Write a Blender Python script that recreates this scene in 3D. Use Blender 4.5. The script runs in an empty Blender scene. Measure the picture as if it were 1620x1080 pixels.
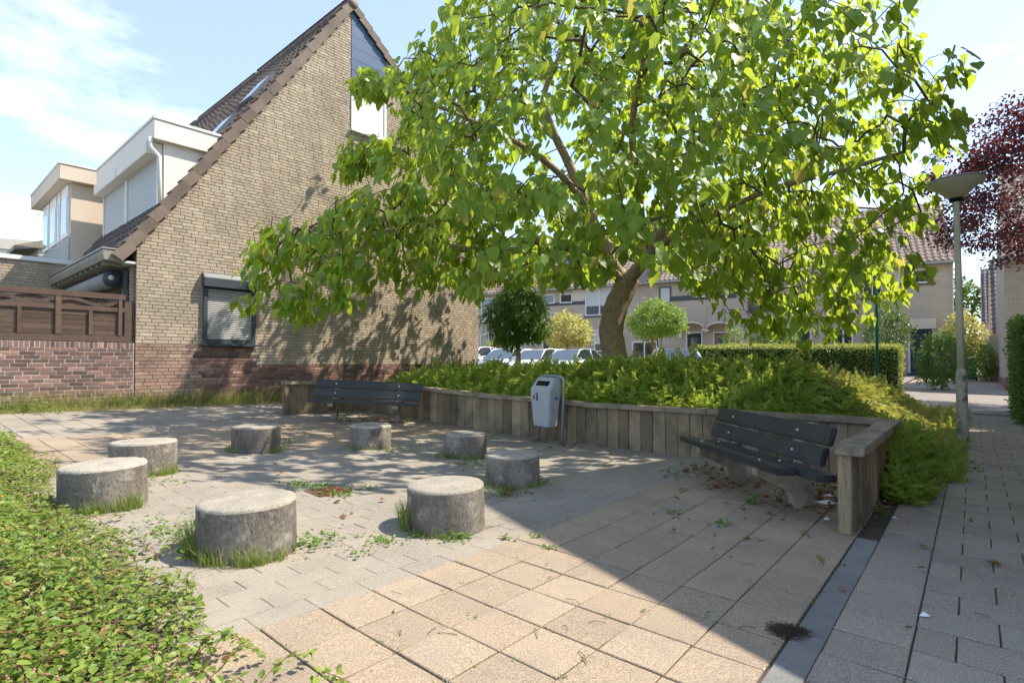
import bpy, math, random
import numpy as np
from mathutils import Vector, Matrix

random.seed(7)
RNG = np.random.default_rng(11)
R = math.radians
SC = bpy.context.scene
COL = SC.collection

# ------------------------------------------------------------------ camera
CAM_H, FPX, PITCH = 1.25, 870.0, R(1.1)
HORIZON = 574.0
SHIFT = HORIZON - 540 - FPX * math.tan(PITCH)
cam_d = bpy.data.cameras.new('camera')
cam_d.sensor_width = 36.0
cam_d.lens = 36.0 * FPX / 1620.0
cam_d.shift_y = SHIFT / 1620.0
cam_d.clip_start, cam_d.clip_end = 0.05, 3000.0
cam = bpy.data.objects.new('camera', cam_d)
COL.objects.link(cam)
cam.location = (0, 0, CAM_H)
cam.rotation_euler = (R(90) + PITCH, 0, 0)
SC.camera = cam

# ------------------------------------------------------------------ world, sun, exposure
SUN_EL, SUN_AZ = R(54), R(80)          # azimuth clockwise from +Y
SDIR = Vector((math.cos(SUN_EL) * math.sin(SUN_AZ), math.cos(SUN_EL) * math.cos(SUN_AZ), math.sin(SUN_EL)))
world = bpy.data.worlds.new('World')
SC.world = world
world.use_nodes = True
wn, wl = world.node_tree.nodes, world.node_tree.links
wn.clear()
sky = wn.new('ShaderNodeTexSky')
sky.sky_type = 'NISHITA'
sky.sun_disc = False
sky.sun_elevation, sky.sun_rotation = SUN_EL, SUN_AZ
sky.air_density, sky.dust_density, sky.ozone_density = 1.0, 0.35, 1.6
tc = wn.new('ShaderNodeTexCoord')
mp = wn.new('ShaderNodeMapping')
mp.inputs['Scale'].default_value = (1.0, 1.0, 2.6)
mp.inputs['Location'].default_value = (4.1, 0.9, 2.2)
n1 = wn.new('ShaderNodeTexNoise')
n1.inputs['Scale'].default_value = 2.1
n1.inputs['Detail'].default_value = 7.0
n1.inputs['Roughness'].default_value = 0.59
rmp = wn.new('ShaderNodeValToRGB')
rmp.color_ramp.elements[0].position = 0.59
rmp.color_ramp.elements[1].position = 0.88
mixw = wn.new('ShaderNodeMix')
mixw.data_type = 'RGBA'
mixw.inputs['B'].default_value = (6.8, 6.85, 6.9, 1)
veil = wn.new('ShaderNodeMix')
veil.data_type = 'RGBA'
veil.inputs['Factor'].default_value = 0.14
veil.inputs['B'].default_value = (6.0, 6.25, 6.5, 1)
bg = wn.new('ShaderNodeBackground')
bg.inputs['Strength'].default_value = 0.15
wo = wn.new('ShaderNodeOutputWorld')
wl.new(tc.outputs['Generated'], mp.inputs['Vector'])
wl.new(mp.outputs['Vector'], n1.inputs['Vector'])
wl.new(n1.outputs['Fac'], rmp.inputs['Fac'])
wl.new(sky.outputs['Color'], veil.inputs['A'])
wl.new(rmp.outputs['Color'], mixw.inputs['Factor'])
wl.new(veil.outputs['Result'], mixw.inputs['A'])
wl.new(mixw.outputs['Result'], bg.inputs['Color'])
wl.new(bg.outputs['Background'], wo.inputs['Surface'])

sun_d = bpy.data.lights.new('sun', 'SUN')
sun_d.energy = 4.1
sun_d.angle = R(0.55)
sun_d.color = (1.0, 0.92, 0.79)
sun = bpy.data.objects.new('sun', sun_d)
COL.objects.link(sun)
sun.location = (20, 0, 30)
sun.rotation_euler = SDIR.to_track_quat('Z', 'Y').to_euler()

SC.render.engine = 'CYCLES'
SC.cycles.use_denoising = True
SC.cycles.max_bounces = 8
SC.cycles.diffuse_bounces = 4
SC.cycles.transmission_bounces = 6
SC.cycles.use_adaptive_sampling = True
SC.cycles.adaptive_threshold = 0.02
SC.view_settings.view_transform = 'Standard'
SC.view_settings.look = 'None'
SC.view_settings.exposure = 1.1
SC.view_settings.gamma = 1.0
SC.view_settings.use_curve_mapping = False

# ------------------------------------------------------------------ geometry helpers
def sp(v):
    return (v + np.sqrt(v * v + 1)) / 2
def G(x, y):
    """height of the ground"""
    x = np.asarray(x, float); y = np.asarray(y, float)
    return np.minimum(.05 * sp(-x), .45) + .025 * sp(y - 9)
def ray(px, py):
    u = (px - 810) / FPX; w = -(py - 540 - SHIFT) / FPX
    d = Vector((u, math.cos(PITCH) - w * math.sin(PITCH), math.sin(PITCH) + w * math.cos(PITCH)))
    return d / d.y
def at_y(px, py, Y):
    d = ray(px, py)
    return Vector((d.x * Y, Y, CAM_H + d.z * Y))
def gp(px, py):
    d = ray(px, py); lo, hi = .5, 120.
    for i in range(50):
        m = (lo + hi) / 2
        if CAM_H + d.z * m > float(G(d.x * m, m)): lo = m
        else: hi = m
    return Vector((d.x * lo, lo, float(G(d.x * lo, lo))))
def onplane(px, py, P, n):
    d = ray(px, py); o = Vector((0, 0, CAM_H))
    k = (Vector(P) - o).dot(n) / d.dot(n)
    return o + d * k
def project(p):
    p = np.asarray(p, float)
    z = p[..., 2] - CAM_H; y = p[..., 1]
    c = y * math.cos(PITCH) + z * math.sin(PITCH); v = -y * math.sin(PITCH) + z * math.cos(PITCH)
    c = np.where(c < .05, .05, c)
    return 810 + FPX * p[..., 0] / c, 540 + SHIFT - FPX * v / c

YAW = R(40)
UX, UY = math.sin(YAW), math.cos(YAW)
def AB(a, b):
    """square's own grid: a runs along the footpath, b to its left"""
    return a * UX - b * UY, a * UY + b * UX
def ABz(a, b, dz=0.):
    x, y = AB(a, b)
    return Vector((x, y, float(G(x, y)) + dz))

# ------------------------------------------------------------------ objects
def tag(o, label=None, cat=None, group=None, kind=None):
    if label: o['label'] = label
    if cat: o['category'] = cat
    if group: o['group'] = group
    if kind: o['kind'] = kind
    return o
def link(name, me, parent=None, mats=()):
    o = bpy.data.objects.new(name, me)
    COL.objects.link(o)
    if parent is not None: o.parent = parent
    for m in mats: me.materials.append(m)
    return o
def empty(name, loc, rz=0., label=None, cat=None, group=None):
    o = bpy.data.objects.new(name, None)
    COL.objects.link(o)
    o.empty_display_size = .2
    o.location = loc
    o.rotation_euler = (0, 0, rz)
    return tag(o, label, cat, group)
def inst(name, src, parent, mw):
    """another object that shares a mesh; mw is its matrix in the parent's space"""
    o = bpy.data.objects.new(name, src)
    COL.objects.link(o)
    if parent is not None: o.parent = parent
    o.matrix_basis = mw
    return o

def np_mesh(name, V, F, rnd=None, smooth=False):
    """V (n,3); F (m,k) all faces with k corners"""
    me = bpy.data.meshes.new(name)
    V = np.ascontiguousarray(V, np.float32); F = np.ascontiguousarray(F, np.int32)
    m, k = F.shape
    me.vertices.add(len(V)); me.vertices.foreach_set('co', V.ravel())
    me.loops.add(m * k); me.loops.foreach_set('vertex_index', F.ravel())
    me.polygons.add(m)
    me.polygons.foreach_set('loop_start', np.arange(0, m * k, k, dtype=np.int32))
    me.polygons.foreach_set('loop_total', np.full(m, k, np.int32))
    me.polygons.foreach_set('use_smooth', np.full(m, bool(smooth)))
    if rnd is not None:
        a = me.attributes.new('rnd', 'FLOAT', 'FACE')
        a.data.foreach_set('value', np.ascontiguousarray(rnd, np.float32))
    me.update(calc_edges=True)
    return me
def bulk(name, tv, tf, M, T, mat, parent=None, rnd=None, smooth=False):
    """one mesh with N transformed copies of a template; M (N,3,3) has the axes as columns"""
    tv = np.asarray(tv, float); tf = np.asarray(tf, int)
    N, nv, nf = len(T), len(tv), len(tf)
    V = np.einsum('nij,vj->nvi', M, tv) + np.asarray(T)[:, None, :]
    F = tf[None] + (np.arange(N) * nv)[:, None, None]
    if rnd is None: rnd = RNG.random(N)
    me = np_mesh(name, V.reshape(-1, 3), F.reshape(-1, tf.shape[1]), np.repeat(rnd, nf), smooth)
    return link(name, me, parent, [mat])

class MB:
    def __init__(s): s.v, s.f, s.r, s.sm = [], [], [], []
    def add(s, v, f, r=None, smooth=False):
        k = len(s.v)
        s.v += [tuple(p) for p in v]
        s.f += [tuple(i + k for i in q) for q in f]
        if r is None: r = random.random()
        s.r += [r] * len(f); s.sm += [smooth] * len(f)
        return s
    def box(s, x0, x1, y0, y1, z0, z1, r=None):
        v = [(x0, y0, z0), (x1, y0, z0), (x1, y1, z0), (x0, y1, z0), (x0, y0, z1), (x1, y0, z1), (x1, y1, z1), (x0, y1, z1)]
        return s.add(v, BOXF, r)
    def obox(s, c, ax, ay, az, r=None):
        c, ax, ay, az = map(Vector, (c, ax, ay, az))
        v = [c + ax * i + ay * j + az * k for k in (-1, 1) for (i, j) in ((-1, -1), (1, -1), (1, 1), (-1, 1))]
        return s.add(v, BOXF, r)
    def bar(s, p, q, w, h, up=(0, 0, 1), r=None):
        p, q = Vector(p), Vector(q); d = (q - p)
        side = d.cross(Vector(up)).normalized(); u = side.cross(d).normalized()
        return s.obox((p + q) / 2, d / 2, side * w / 2, u * h / 2, r)
    def tube(s, pts, rad, n=8, r=None, cap=True):
        pts = [Vector(p) for p in pts]
        if not hasattr(rad, '__len__'): rad = [rad] * len(pts)
        v, f = [], []
        t0 = (pts[1] - pts[0]).normalized()
        a = t0.orthogonal().normalized()
        for i, p in enumerate(pts):
            t = (pts[min(i + 1, len(pts) - 1)] - pts[max(i - 1, 0)]).normalized()
            a = (a - t * a.dot(t))
            a = a.normalized() if a.length > 1e-6 else t.orthogonal().normalized()
            b = t.cross(a)
            for k in range(n):
                an = 2 * math.pi * k / n
                v.append(p + (a * math.cos(an) + b * math.sin(an)) * rad[i])
        for i in range(len(pts) - 1):
            for k in range(n):
                f.append((i * n + k, i * n + (k + 1) % n, (i + 1) * n + (k + 1) % n, (i + 1) * n + k))
        if cap:
            f.append(tuple(range(n - 1, -1, -1)))
            f.append(tuple((len(pts) - 1) * n + k for k in range(n)))
        return s.add(v, f, r, True)
    def lathe(s, prof, n=24, c=(0, 0, 0), r=None, capb=True, capt=True, smooth=True):
        v, f = [], []
        for (rr, z) in prof:
            for k in range(n):
                an = 2 * math.pi * k / n
                v.append((c[0] + rr * math.cos(an), c[1] + rr * math.sin(an), c[2] + z))
        for i in range(len(prof) - 1):
            for k in range(n):
                f.append((i * n + k, i * n + (k + 1) % n, (i + 1) * n + (k + 1) % n, (i + 1) * n + k))
        if capb: f.append(tuple(range(n - 1, -1, -1)))
        if capt: f.append(tuple((len(prof) - 1) * n + k for k in range(n)))
        return s.add(v, f, r, smooth)
    def prism(s, poly, ax, d0, d1, r=None):
        """polygon of (p,q) extruded along axis ax from d0 to d1; ax 'x': (y,z) 'y': (x,z) 'z': (x,y)"""
        def pt(p, q, d):
            return {'x': (d, p, q), 'y': (p, d, q), 'z': (p, q, d)}[ax]
        n = len(poly)
        v = [pt(p, q, d0) for p, q in poly] + [pt(p, q, d1) for p, q in poly]
        f = [(i, (i + 1) % n, n + (i + 1) % n, n + i) for i in range(n)]
        f += [tuple(range(n - 1, -1, -1)), tuple(range(n, 2 * n))]
        return s.add(v, f, r)
    def mesh(s, name, bevel=0.):
        me = bpy.data.meshes.new(name)
        me.from_pydata(s.v, [], s.f)
        a = me.attributes.new('rnd', 'FLOAT', 'FACE')
        a.data.foreach_set('value', s.r)
        me.polygons.foreach_set('use_smooth', s.sm)
        import bmesh
        bm = bmesh.new(); bm.from_mesh(me)
        bmesh.ops.recalc_face_normals(bm, faces=bm.faces)
        if bevel:
            ed = [e for e in bm.edges if len(e.link_faces) == 2 and e.calc_face_angle(0) > .6]
            bmesh.ops.bevel(bm, geom=ed, offset=bevel, segments=2, affect='EDGES', clamp_overlap=True)
        bm.to_mesh(me); bm.free()
        return me
    def build(s, name, mat, parent=None, bevel=0.):
        return link(name, s.mesh(name, bevel), parent, [mat])
BOXF = [(0, 3, 2, 1), (4, 5, 6, 7), (0, 1, 5, 4), (1, 2, 6, 5), (2, 3, 7, 6), (3, 0, 4, 7)]

def frames(d, nrm):
    """rotation matrices whose y axis is d and z axis near nrm, (N,3) each"""
    d = d / np.linalg.norm(d, axis=1, keepdims=True)
    x = np.cross(d, nrm); l = np.linalg.norm(x, axis=1, keepdims=True)
    x = np.where(l > 1e-5, x / np.maximum(l, 1e-9), np.array([1., 0, 0]))
    z = np.cross(x, d)
    return np.stack([x, d, z], axis=2)
def rvec(n):
    v = RNG.normal(size=(n, 3))
    return v / np.linalg.norm(v, axis=1, keepdims=True)
def waves(x, y, sc, seed=0):
    r = np.random.default_rng(seed); t = 0
    for i in range(7):
        k = r.normal(size=2) * sc * (1 + .5 * i); t = t + np.sin(k[0] * x + k[1] * y + r.random() * 7) / (1 + .6 * i)
    return t / 2.6

# ------------------------------------------------------------------ materials
class NT:
    def __init__(s, name):
        s.m = bpy.data.materials.new(name); s.m.use_nodes = True
        s.n, s.l = s.m.node_tree.nodes, s.m.node_tree.links
        s.n.clear()
        s.out = s.n.new('ShaderNodeOutputMaterial')
    def node(s, t, **kw):
        n = s.n.new(t)
        for k, v in kw.items():
            if k in n.inputs: s.put(n.inputs[k], v)
            else: setattr(n, k, v)
        return n
    def put(s, inp, v):
        if isinstance(v, bpy.types.NodeSocket): s.l.new(v, inp)
        else:
            if inp.type == 'RGBA' and len(v) == 3: v = (*v, 1)
            inp.default_value = v
    def pos(s): return s.node('ShaderNodeNewGeometry').outputs['Position']
    def noise(s, vec, scale, detail=4., rough=.55):
        return s.node('ShaderNodeTexNoise', Vector=vec, Scale=scale, Detail=detail, Roughness=rough).outputs['Fac']
    def ramp(s, fac, a, b):
        return s.node('ShaderNodeMapRange', Value=fac, **{'From Min': a, 'From Max': b}).outputs['Result']
    def mix(s, fac, a, b, mode='MIX'):
        n = s.n.new('ShaderNodeMix'); n.data_type = 'RGBA'; n.blend_type = mode
        s.put(n.inputs['Factor'], fac)
        s.put(n.inputs[6], a); s.put(n.inputs[7], b)
        return n.outputs[2]
    def math(s, op, a, b=0.):
        n = s.n.new('ShaderNodeMath'); n.operation = op
        s.put(n.inputs[0], a); s.put(n.inputs[1], b)
        return n.outputs[0]
    def rnd(s):
        a = s.node('ShaderNodeAttribute', attribute_name='rnd').outputs['Fac']
        o = s.node('ShaderNodeObjectInfo').outputs['Random']
        return s.math('FRACT', s.math('ADD', a, o))
    def vary(s, col, fac, lo, hi):
        v = s.node('ShaderNodeMapRange', Value=fac, **{'From Min': 0., 'From Max': 1., 'To Min': lo, 'To Max': hi}).outputs['Result']
        return s.mix(1., col, s.node('ShaderNodeCombineColor', Red=v, Green=v, Blue=v).outputs['Color'], 'MULTIPLY')
    def done(s, bsdf):
        s.l.new(bsdf, s.out.inputs['Surface']); return s.m

def pmat(name, c1, c2=None, scale=6., rough=.8, rv=0., c3=None, grain=0., gscale=300., bump=0., bscale=None, spec=.3, metal=0.,
         stain=None, sscale=1.5, sth=(.55, .75), stretch=(1, 1, 1), coat=0., samt=1., streak=0.):
    t = NT(name)
    p = t.pos()
    ps = t.node('ShaderNodeMapping', Vector=p, Scale=stretch).outputs['Vector'] if stretch != (1, 1, 1) else p
    col = c1
    if c2: col = t.mix(t.ramp(t.noise(ps, scale), .3, .7), c1, c2)
    if c3: col = t.mix(t.ramp(t.rnd(), .45, 1.), col, c3)
    if rv:
        r2 = t.math('FRACT', t.math('MULTIPLY', t.rnd(), 7.31))
        col = t.vary(col, r2, 1 - rv, 1 + rv)
    if grain: col = t.vary(col, t.ramp(t.noise(p, gscale, 2.), .25, .75), 1 - grain, 1 + grain)
    if streak:
        pv = t.node('ShaderNodeMapping', Vector=p, Scale=(2.2, 2.2, .22)).outputs['Vector']
        col = t.vary(col, t.ramp(t.noise(pv, 1.6, 6., .65), .3, .7), 1 - streak, 1 + streak * .6)
    if stain:
        f = t.ramp(t.noise(p, sscale, 5., .62), *sth)
        col = t.mix(t.math('MULTIPLY', f, samt), col, stain)
    b = t.node('ShaderNodeBsdfPrincipled', Roughness=rough, Metallic=metal)
    b.inputs['Specular IOR Level'].default_value = spec
    if coat: b.inputs['Coat Weight'].default_value = coat
    t.put(b.inputs['Base Color'], col)
    if bump:
        bn = t.node('ShaderNodeBump', Strength=bump, Height=t.noise(ps, bscale or scale * 6, 5., .6))
        bn.inputs['Distance'].default_value = .02
        t.l.new(bn.outputs['Normal'], b.inputs['Normal'])
    return t.done(b.outputs['BSDF'])

def leafmat(name, c1, c2, trans, tw=.45, rough=.45, spec=.35, old=None, oldf=.06):
    t = NT(name)
    r = t.rnd()
    col = t.mix(r, c1, c2)
    tr = t.mix(r, trans, tuple(.8 * c for c in trans))
    if old:
        f = t.ramp(t.math('FRACT', t.math('MULTIPLY', r, 13.7)), 1 - oldf, 1 - oldf * .4)
        col = t.mix(f, col, old); tr = t.mix(f, tr, old)
    col = t.vary(col, t.noise(t.pos(), 9., 2.), .75, 1.25)
    b = t.node('ShaderNodeBsdfPrincipled', Roughness=rough)
    b.inputs['Specular IOR Level'].default_value = spec
    t.put(b.inputs['Base Color'], col)
    tl = t.node('ShaderNodeBsdfTranslucent'); t.put(tl.inputs['Color'], tr)
    mx = t.node('ShaderNodeMixShader'); mx.inputs[0].default_value = tw
    t.l.new(b.outputs['BSDF'], mx.inputs[1]); t.l.new(tl.outputs['BSDF'], mx.inputs[2])
    return t.done(mx.outputs[0])

def glassmat(name, tint=(.02, .03, .035), rough=.04):
    t = NT(name)
    b = t.node('ShaderNodeBsdfPrincipled', Roughness=rough)
    t.put(b.inputs['Base Color'], tint); b.inputs['Specular IOR Level'].default_value = .9
    b.inputs['Coat Weight'].default_value = .6
    return t.done(b.outputs['BSDF'])

MAT = {}
def mk():
    m = MAT
    m['brick_yellow'] = pmat('brick_yellow', (.445, .355, .26), (.38, .305, .225), 3., .88, rv=.10, c3=(.48, .395, .30), grain=.18, gscale=160., bump=.25, bscale=90.,
                             stain=(.25, .205, .155), sscale=.8, sth=(.48, .85), streak=.17)
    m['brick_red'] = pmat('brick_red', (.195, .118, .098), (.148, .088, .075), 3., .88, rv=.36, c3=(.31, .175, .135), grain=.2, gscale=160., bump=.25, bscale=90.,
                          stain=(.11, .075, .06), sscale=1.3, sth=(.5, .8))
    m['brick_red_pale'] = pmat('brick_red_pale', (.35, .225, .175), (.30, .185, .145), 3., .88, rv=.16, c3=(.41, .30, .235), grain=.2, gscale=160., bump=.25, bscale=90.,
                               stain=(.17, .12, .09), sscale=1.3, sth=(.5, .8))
    m['mortar_dark'] = pmat('mortar_dark', (.24, .195, .15), (.18, .148, .115), 5., .95, grain=.2)
    m['mortar_white'] = pmat('mortar_white', (.62, .575, .515), (.44, .40, .355), 4., .95, grain=.2)
    m['paver_tan'] = pmat('paver_tan', (.32, .246, .172), (.283, .22, .158), 2.2, .9, rv=.07, c3=(.32, .25, .18), grain=.5, gscale=130., bump=.35, bscale=220.,
                          stain=(.21, .178, .142), sscale=1.7, sth=(.5, .8))
    m['paver_grey'] = pmat('paver_grey', (.28, .242, .196), (.24, .21, .172), 2.2, .9, rv=.06, c3=(.25, .225, .19), grain=.5, gscale=130., bump=.35, bscale=220.,
                           stain=(.34, .295, .235), sscale=1.0, sth=(.46, .7), samt=.8)
    m['paver_path'] = pmat('paver_path', (.32, .268, .215), (.28, .236, .192), 1.6, .9, rv=.08, c3=(.30, .255, .215), grain=.5, gscale=130., bump=.35, bscale=220.,
                           stain=(.16, .145, .125), sscale=1.2, sth=(.55, .85))
    m['sand'] = pmat('sand', (.25, .205, .155), (.15, .125, .095), 7., .97, grain=.35, gscale=160., bump=.4, bscale=60., stain=(.06, .055, .03), sscale=3., sth=(.5, .7))
    m['joint'] = pmat('joint', (.10, .083, .062), (.05, .043, .033), 9., .97, grain=.3, gscale=120., bump=.4, bscale=60., stain=(.05, .065, .025), sscale=2.2, sth=(.58, .7))
    m['kerb'] = pmat('kerb', (.21, .205, .195), (.165, .162, .155), 5., .85, rv=.12, grain=.4, gscale=220., bump=.3, bscale=160.)
    m['soil'] = pmat('soil', (.075, .055, .038), (.045, .033, .022), 5., .97, grain=.4, gscale=70., bump=.8, bscale=25.)
    m['asphalt'] = pmat('asphalt', (.25, .215, .19), (.20, .175, .155), 1.2, .92, grain=.3, gscale=120., bump=.2, bscale=90.)
    m['earth'] = pmat('earth', (.12, .10, .06), (.07, .08, .03), 2., .97, grain=.3, gscale=60., bump=.5, bscale=20.)
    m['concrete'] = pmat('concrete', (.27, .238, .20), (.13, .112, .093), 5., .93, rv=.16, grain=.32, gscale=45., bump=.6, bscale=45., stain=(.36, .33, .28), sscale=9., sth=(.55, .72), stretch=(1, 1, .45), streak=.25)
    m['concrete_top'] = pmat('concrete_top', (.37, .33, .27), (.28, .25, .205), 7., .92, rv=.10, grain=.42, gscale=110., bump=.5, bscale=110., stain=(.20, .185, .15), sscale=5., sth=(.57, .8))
    m['concrete_leg'] = pmat('concrete_leg', (.42, .37, .29), (.27, .235, .18), 5., .92, grain=.3, gscale=120., bump=.4, bscale=90., stain=(.10, .085, .06), sscale=4., sth=(.5, .75))
    m['aggregate'] = pmat('aggregate', (.50, .49, .46), (.38, .37, .35), 9., .9, grain=.45, gscale=140., bump=.5, bscale=120.)
    m['plank'] = pmat('plank', (.31, .235, .15), (.17, .128, .085), 9., .9, rv=.28, c3=(.37, .285, .19), grain=.25, gscale=200., bump=.5, bscale=30.,
                      stain=(.06, .052, .038), sscale=2.2, sth=(.45, .75), stretch=(6, 6, .7), samt=.85)
    m['cap'] = pmat('cap', (.31, .255, .185), (.20, .16, .115), 6., .9, rv=.18, grain=.3, gscale=150., bump=.5, bscale=30., stain=(.10, .085, .065), sscale=4., sth=(.5, .75))
    m['post_end'] = pmat('post_end', (.38, .29, .175), (.20, .155, .10), 10., .9, grain=.3, gscale=150., bump=.5, bscale=40., stretch=(8, 8, .5))
    m['bench_black'] = pmat('bench_black', (.026, .027, .028), (.040, .041, .042), 6., .48, rv=.15, grain=.2, gscale=150., bump=.12, bscale=60., spec=.5)
    m['bolt'] = pmat('bolt', (.65, .65, .63), rough=.4, metal=.6)
    m['bin_grey'] = pmat('bin_grey', (.40, .435, .46), (.36, .39, .415), 4., .5, grain=.06, spec=.4, stain=(.26, .27, .27), sscale=9., sth=(.58, .8), streak=.10)
    m['galv'] = pmat('galv', (.30, .335, .37), (.24, .27, .30), 9., .5, metal=.35, grain=.1)
    m['black'] = pmat('black', (.006, .006, .007), rough=.7)
    m['blue'] = pmat('blue', (.03, .10, .5), rough=.5)
    m['lamp_pole'] = pmat('lamp_pole', (.66, .61, .52), (.58, .53, .44), 5., .55, grain=.1, stain=(.12, .10, .08), sscale=7., sth=(.6, .85))
    m['lamp_pole_low'] = pmat('lamp_pole_low', (.52, .48, .41), (.38, .35, .30), 7., .6, grain=.12, stain=(.05, .06, .06), sscale=8., sth=(.52, .68))
    m['lamp_bowl'] = pmat('lamp_bowl', (.62, .57, .47), (.52, .47, .38), 3., .35, spec=.5)
    m['white_paint'] = pmat('white_paint', (.74, .73, .70), (.66, .65, .62), 3., .55, grain=.03)
    m['cream_panel'] = pmat('cream_panel', (.76, .70, .62), (.72, .66, .58), 2., .6, grain=.03)
    m['tan_panel'] = pmat('tan_panel', (.62, .51, .40), (.57, .47, .37), 2., .65, grain=.04)
    m['grey_panel'] = pmat('grey_panel', (.34, .335, .32), (.26, .26, .25), 6., .7, grain=.1, stretch=(5, 5, .6), stain=(.18, .17, .14), sscale=2.5, sth=(.55, .8))
    m['shutter_white'] = pmat('shutter_white', (.62, .62, .63), rough=.5, rv=.03)
    m['shutter_slat'] = pmat('shutter_slat', (.48, .47, .45), rough=.5, rv=.04)
    m['anthracite'] = pmat('anthracite', (.055, .065, .08), (.045, .054, .066), 3., .45, spec=.5)
    m['cladding_blue'] = pmat('cladding_blue', (.062, .105, .19), (.055, .095, .17), 3., .5, rv=.06)
    m['roof_tile'] = pmat('roof_tile', (.125, .098, .082), (.09, .072, .062), 3., .75, rv=.2, grain=.2, gscale=80., bump=.2, bscale=60.)
    m['verge_tile'] = pmat('verge_tile', (.20, .15, .118), (.145, .11, .09), 4., .8, rv=.2, grain=.2, gscale=80., bump=.25, bscale=60.)
    m['roof_red'] = pmat('roof_red', (.27, .20, .165), (.20, .145, .12), 2.5, .8, rv=.2, grain=.15, gscale=40.)
    m['roof_slate'] = pmat('roof_slate', (.135, .12, .125), (.10, .09, .095), 2.5, .7, rv=.2, grain=.15, gscale=40.)
    m['fence_wood'] = pmat('fence_wood', (.125, .082, .058), (.08, .052, .038), 10., .75, rv=.25, grain=.25, gscale=120., bump=.35, bscale=40., stretch=(1, 1, 7))
    m['fence_frame'] = pmat('fence_frame', (.13, .084, .064), (.092, .06, .046), 8., .75, rv=.15, grain=.2, gscale=120., bump=.3, bscale=40.)
    m['zinc'] = pmat('zinc', (.36, .35, .33), (.28, .27, .255), 4., .5, metal=.5, grain=.1)
    m['gutter_wood'] = pmat('gutter_wood', (.30, .27, .22), (.22, .20, .165), 5., .7, grain=.2)
    m['glass'] = glassmat('glass')
    m['glass_blue'] = glassmat('glass_blue', (.07, .10, .125), .06)
    m['curtain'] = pmat('curtain', (.60, .62, .62), (.50, .52, .53), 5., .8, stretch=(8, 8, .3))
    m['bark'] = pmat('bark', (.46, .345, .245), (.24, .172, .118), 24., .95, grain=.5, gscale=60., bump=1., bscale=40., stretch=(1.4, 1.4, .45), stain=(.50, .40, .29), sscale=16., sth=(.55, .7))
    m['bark_dark'] = pmat('bark_dark', (.15, .112, .08), (.085, .065, .047), 8., .95, grain=.3, gscale=60., bump=.8, bscale=35.)
    m['catalpa'] = leafmat('catalpa', (.085, .19, .024), (.25, .37, .055), (.56, .68, .06), .54, .40, .45, old=(.50, .44, .09), oldf=.05)
    m['pods'] = leafmat('pods', (.16, .17, .07), (.22, .21, .10), (.2, .25, .06), .2)
    m['purple'] = leafmat('purple', (.040, .013, .022), (.070, .022, .030), (.26, .035, .03), .25, .33, .6)
    m['bed_leaf'] = leafmat('bed_leaf', (.10, .20, .03), (.36, .42, .09), (.50, .60, .08), .42, .5, .3)
    m['bed_gold'] = leafmat('bed_gold', (.33, .36, .08), (.50, .47, .16), (.48, .48, .10), .35, .55, .25)
    m['cover_leaf'] = leafmat('cover_leaf', (.085, .175, .03), (.27, .335, .07), (.42, .52, .08), .38, .45, .35, old=(.30, .16, .07), oldf=.08)
    m['stem_red'] = pmat('stem_red', (.21, .105, .06), (.13, .07, .04), 8., .7)
    m['flower_pink'] = pmat('flower_pink', (.55, .20, .24), (.40, .12, .16), 20., .6)
    m['flower_orange'] = pmat('flower_orange', (.75, .28, .05), (.8, .45, .1), 20., .6)
    m['grass'] = leafmat('grass', (.15, .25, .04), (.30, .35, .085), (.35, .44, .09), .35, .5, .3, old=(.42, .34, .17), oldf=.16)
    m['grass_dry'] = leafmat('grass_dry', (.30, .28, .09), (.40, .33, .15), (.42, .40, .12), .35, .6, .2)
    m['weed'] = leafmat('weed', (.07, .17, .022), (.14, .24, .042), (.28, .42, .05), .35, .45, .35)
    m['ball_dark'] = leafmat('ball_dark', (.055, .14, .026), (.14, .24, .045), (.25, .4, .05), .38, .4, .4)
    m['gold_tree'] = leafmat('gold_tree', (.52, .49, .13), (.66, .59, .24), (.5, .48, .1), .35, .5, .3)
    m['light_tree'] = leafmat('light_tree', (.16, .28, .04), (.30, .40, .08), (.35, .48, .07), .4, .45, .3)
    m['hedge'] = leafmat('hedge', (.075, .15, .025), (.14, .22, .04), (.2, .32, .04), .3, .4, .4)
    m['hedge_sunlit'] = leafmat('hedge_sunlit', (.33, .36, .08), (.45, .43, .13), (.5, .52, .1), .4, .45, .3)  # paler gold copy of the hedge leaf: sunlight put into the colour
    m['dry_leaf'] = leafmat('dry_leaf', (.17, .095, .045), (.27, .16, .075), (.3, .16, .05), .2, .7, .2)
    m['paper'] = pmat('paper', (.78, .78, .76), rough=.7)
    m['rust'] = pmat('rust', (.16, .065, .03), (.09, .04, .022), 30., .85, grain=.3)
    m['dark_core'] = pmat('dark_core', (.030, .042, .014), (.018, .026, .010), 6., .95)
    m['car_silver'] = pmat('car_silver', (.50, .53, .56), rough=.3, metal=.4, spec=.5, coat=.8)
    m['car_white'] = pmat('car_white', (.80, .80, .79), rough=.3, spec=.5, coat=.8)
    m['car_blue'] = pmat('car_blue', (.34, .42, .50), rough=.3, metal=.4, spec=.5, coat=.8)
    m['tyre'] = pmat('tyre', (.02, .02, .02), rough=.8)
    m['alloy'] = pmat('alloy', (.55, .55, .56), rough=.35, metal=.8)
    m['red_lamp'] = pmat('red_lamp', (.45, .03, .02), rough=.25, coat=.5)
    m['teal_pole'] = pmat('teal_pole', (.02, .22, .24), (.02, .17, .19), 4., .45)
    m['red_frame'] = pmat('red_frame', (.20, .05, .045), rough=.5)
    m['door_blue'] = pmat('door_blue', (.022, .05, .085), rough=.4)
    m['door_dark'] = pmat('door_dark', (.03, .035, .04), rough=.4)
    m['door_brown'] = pmat('door_brown', (.30, .16, .10), rough=.5)
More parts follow.
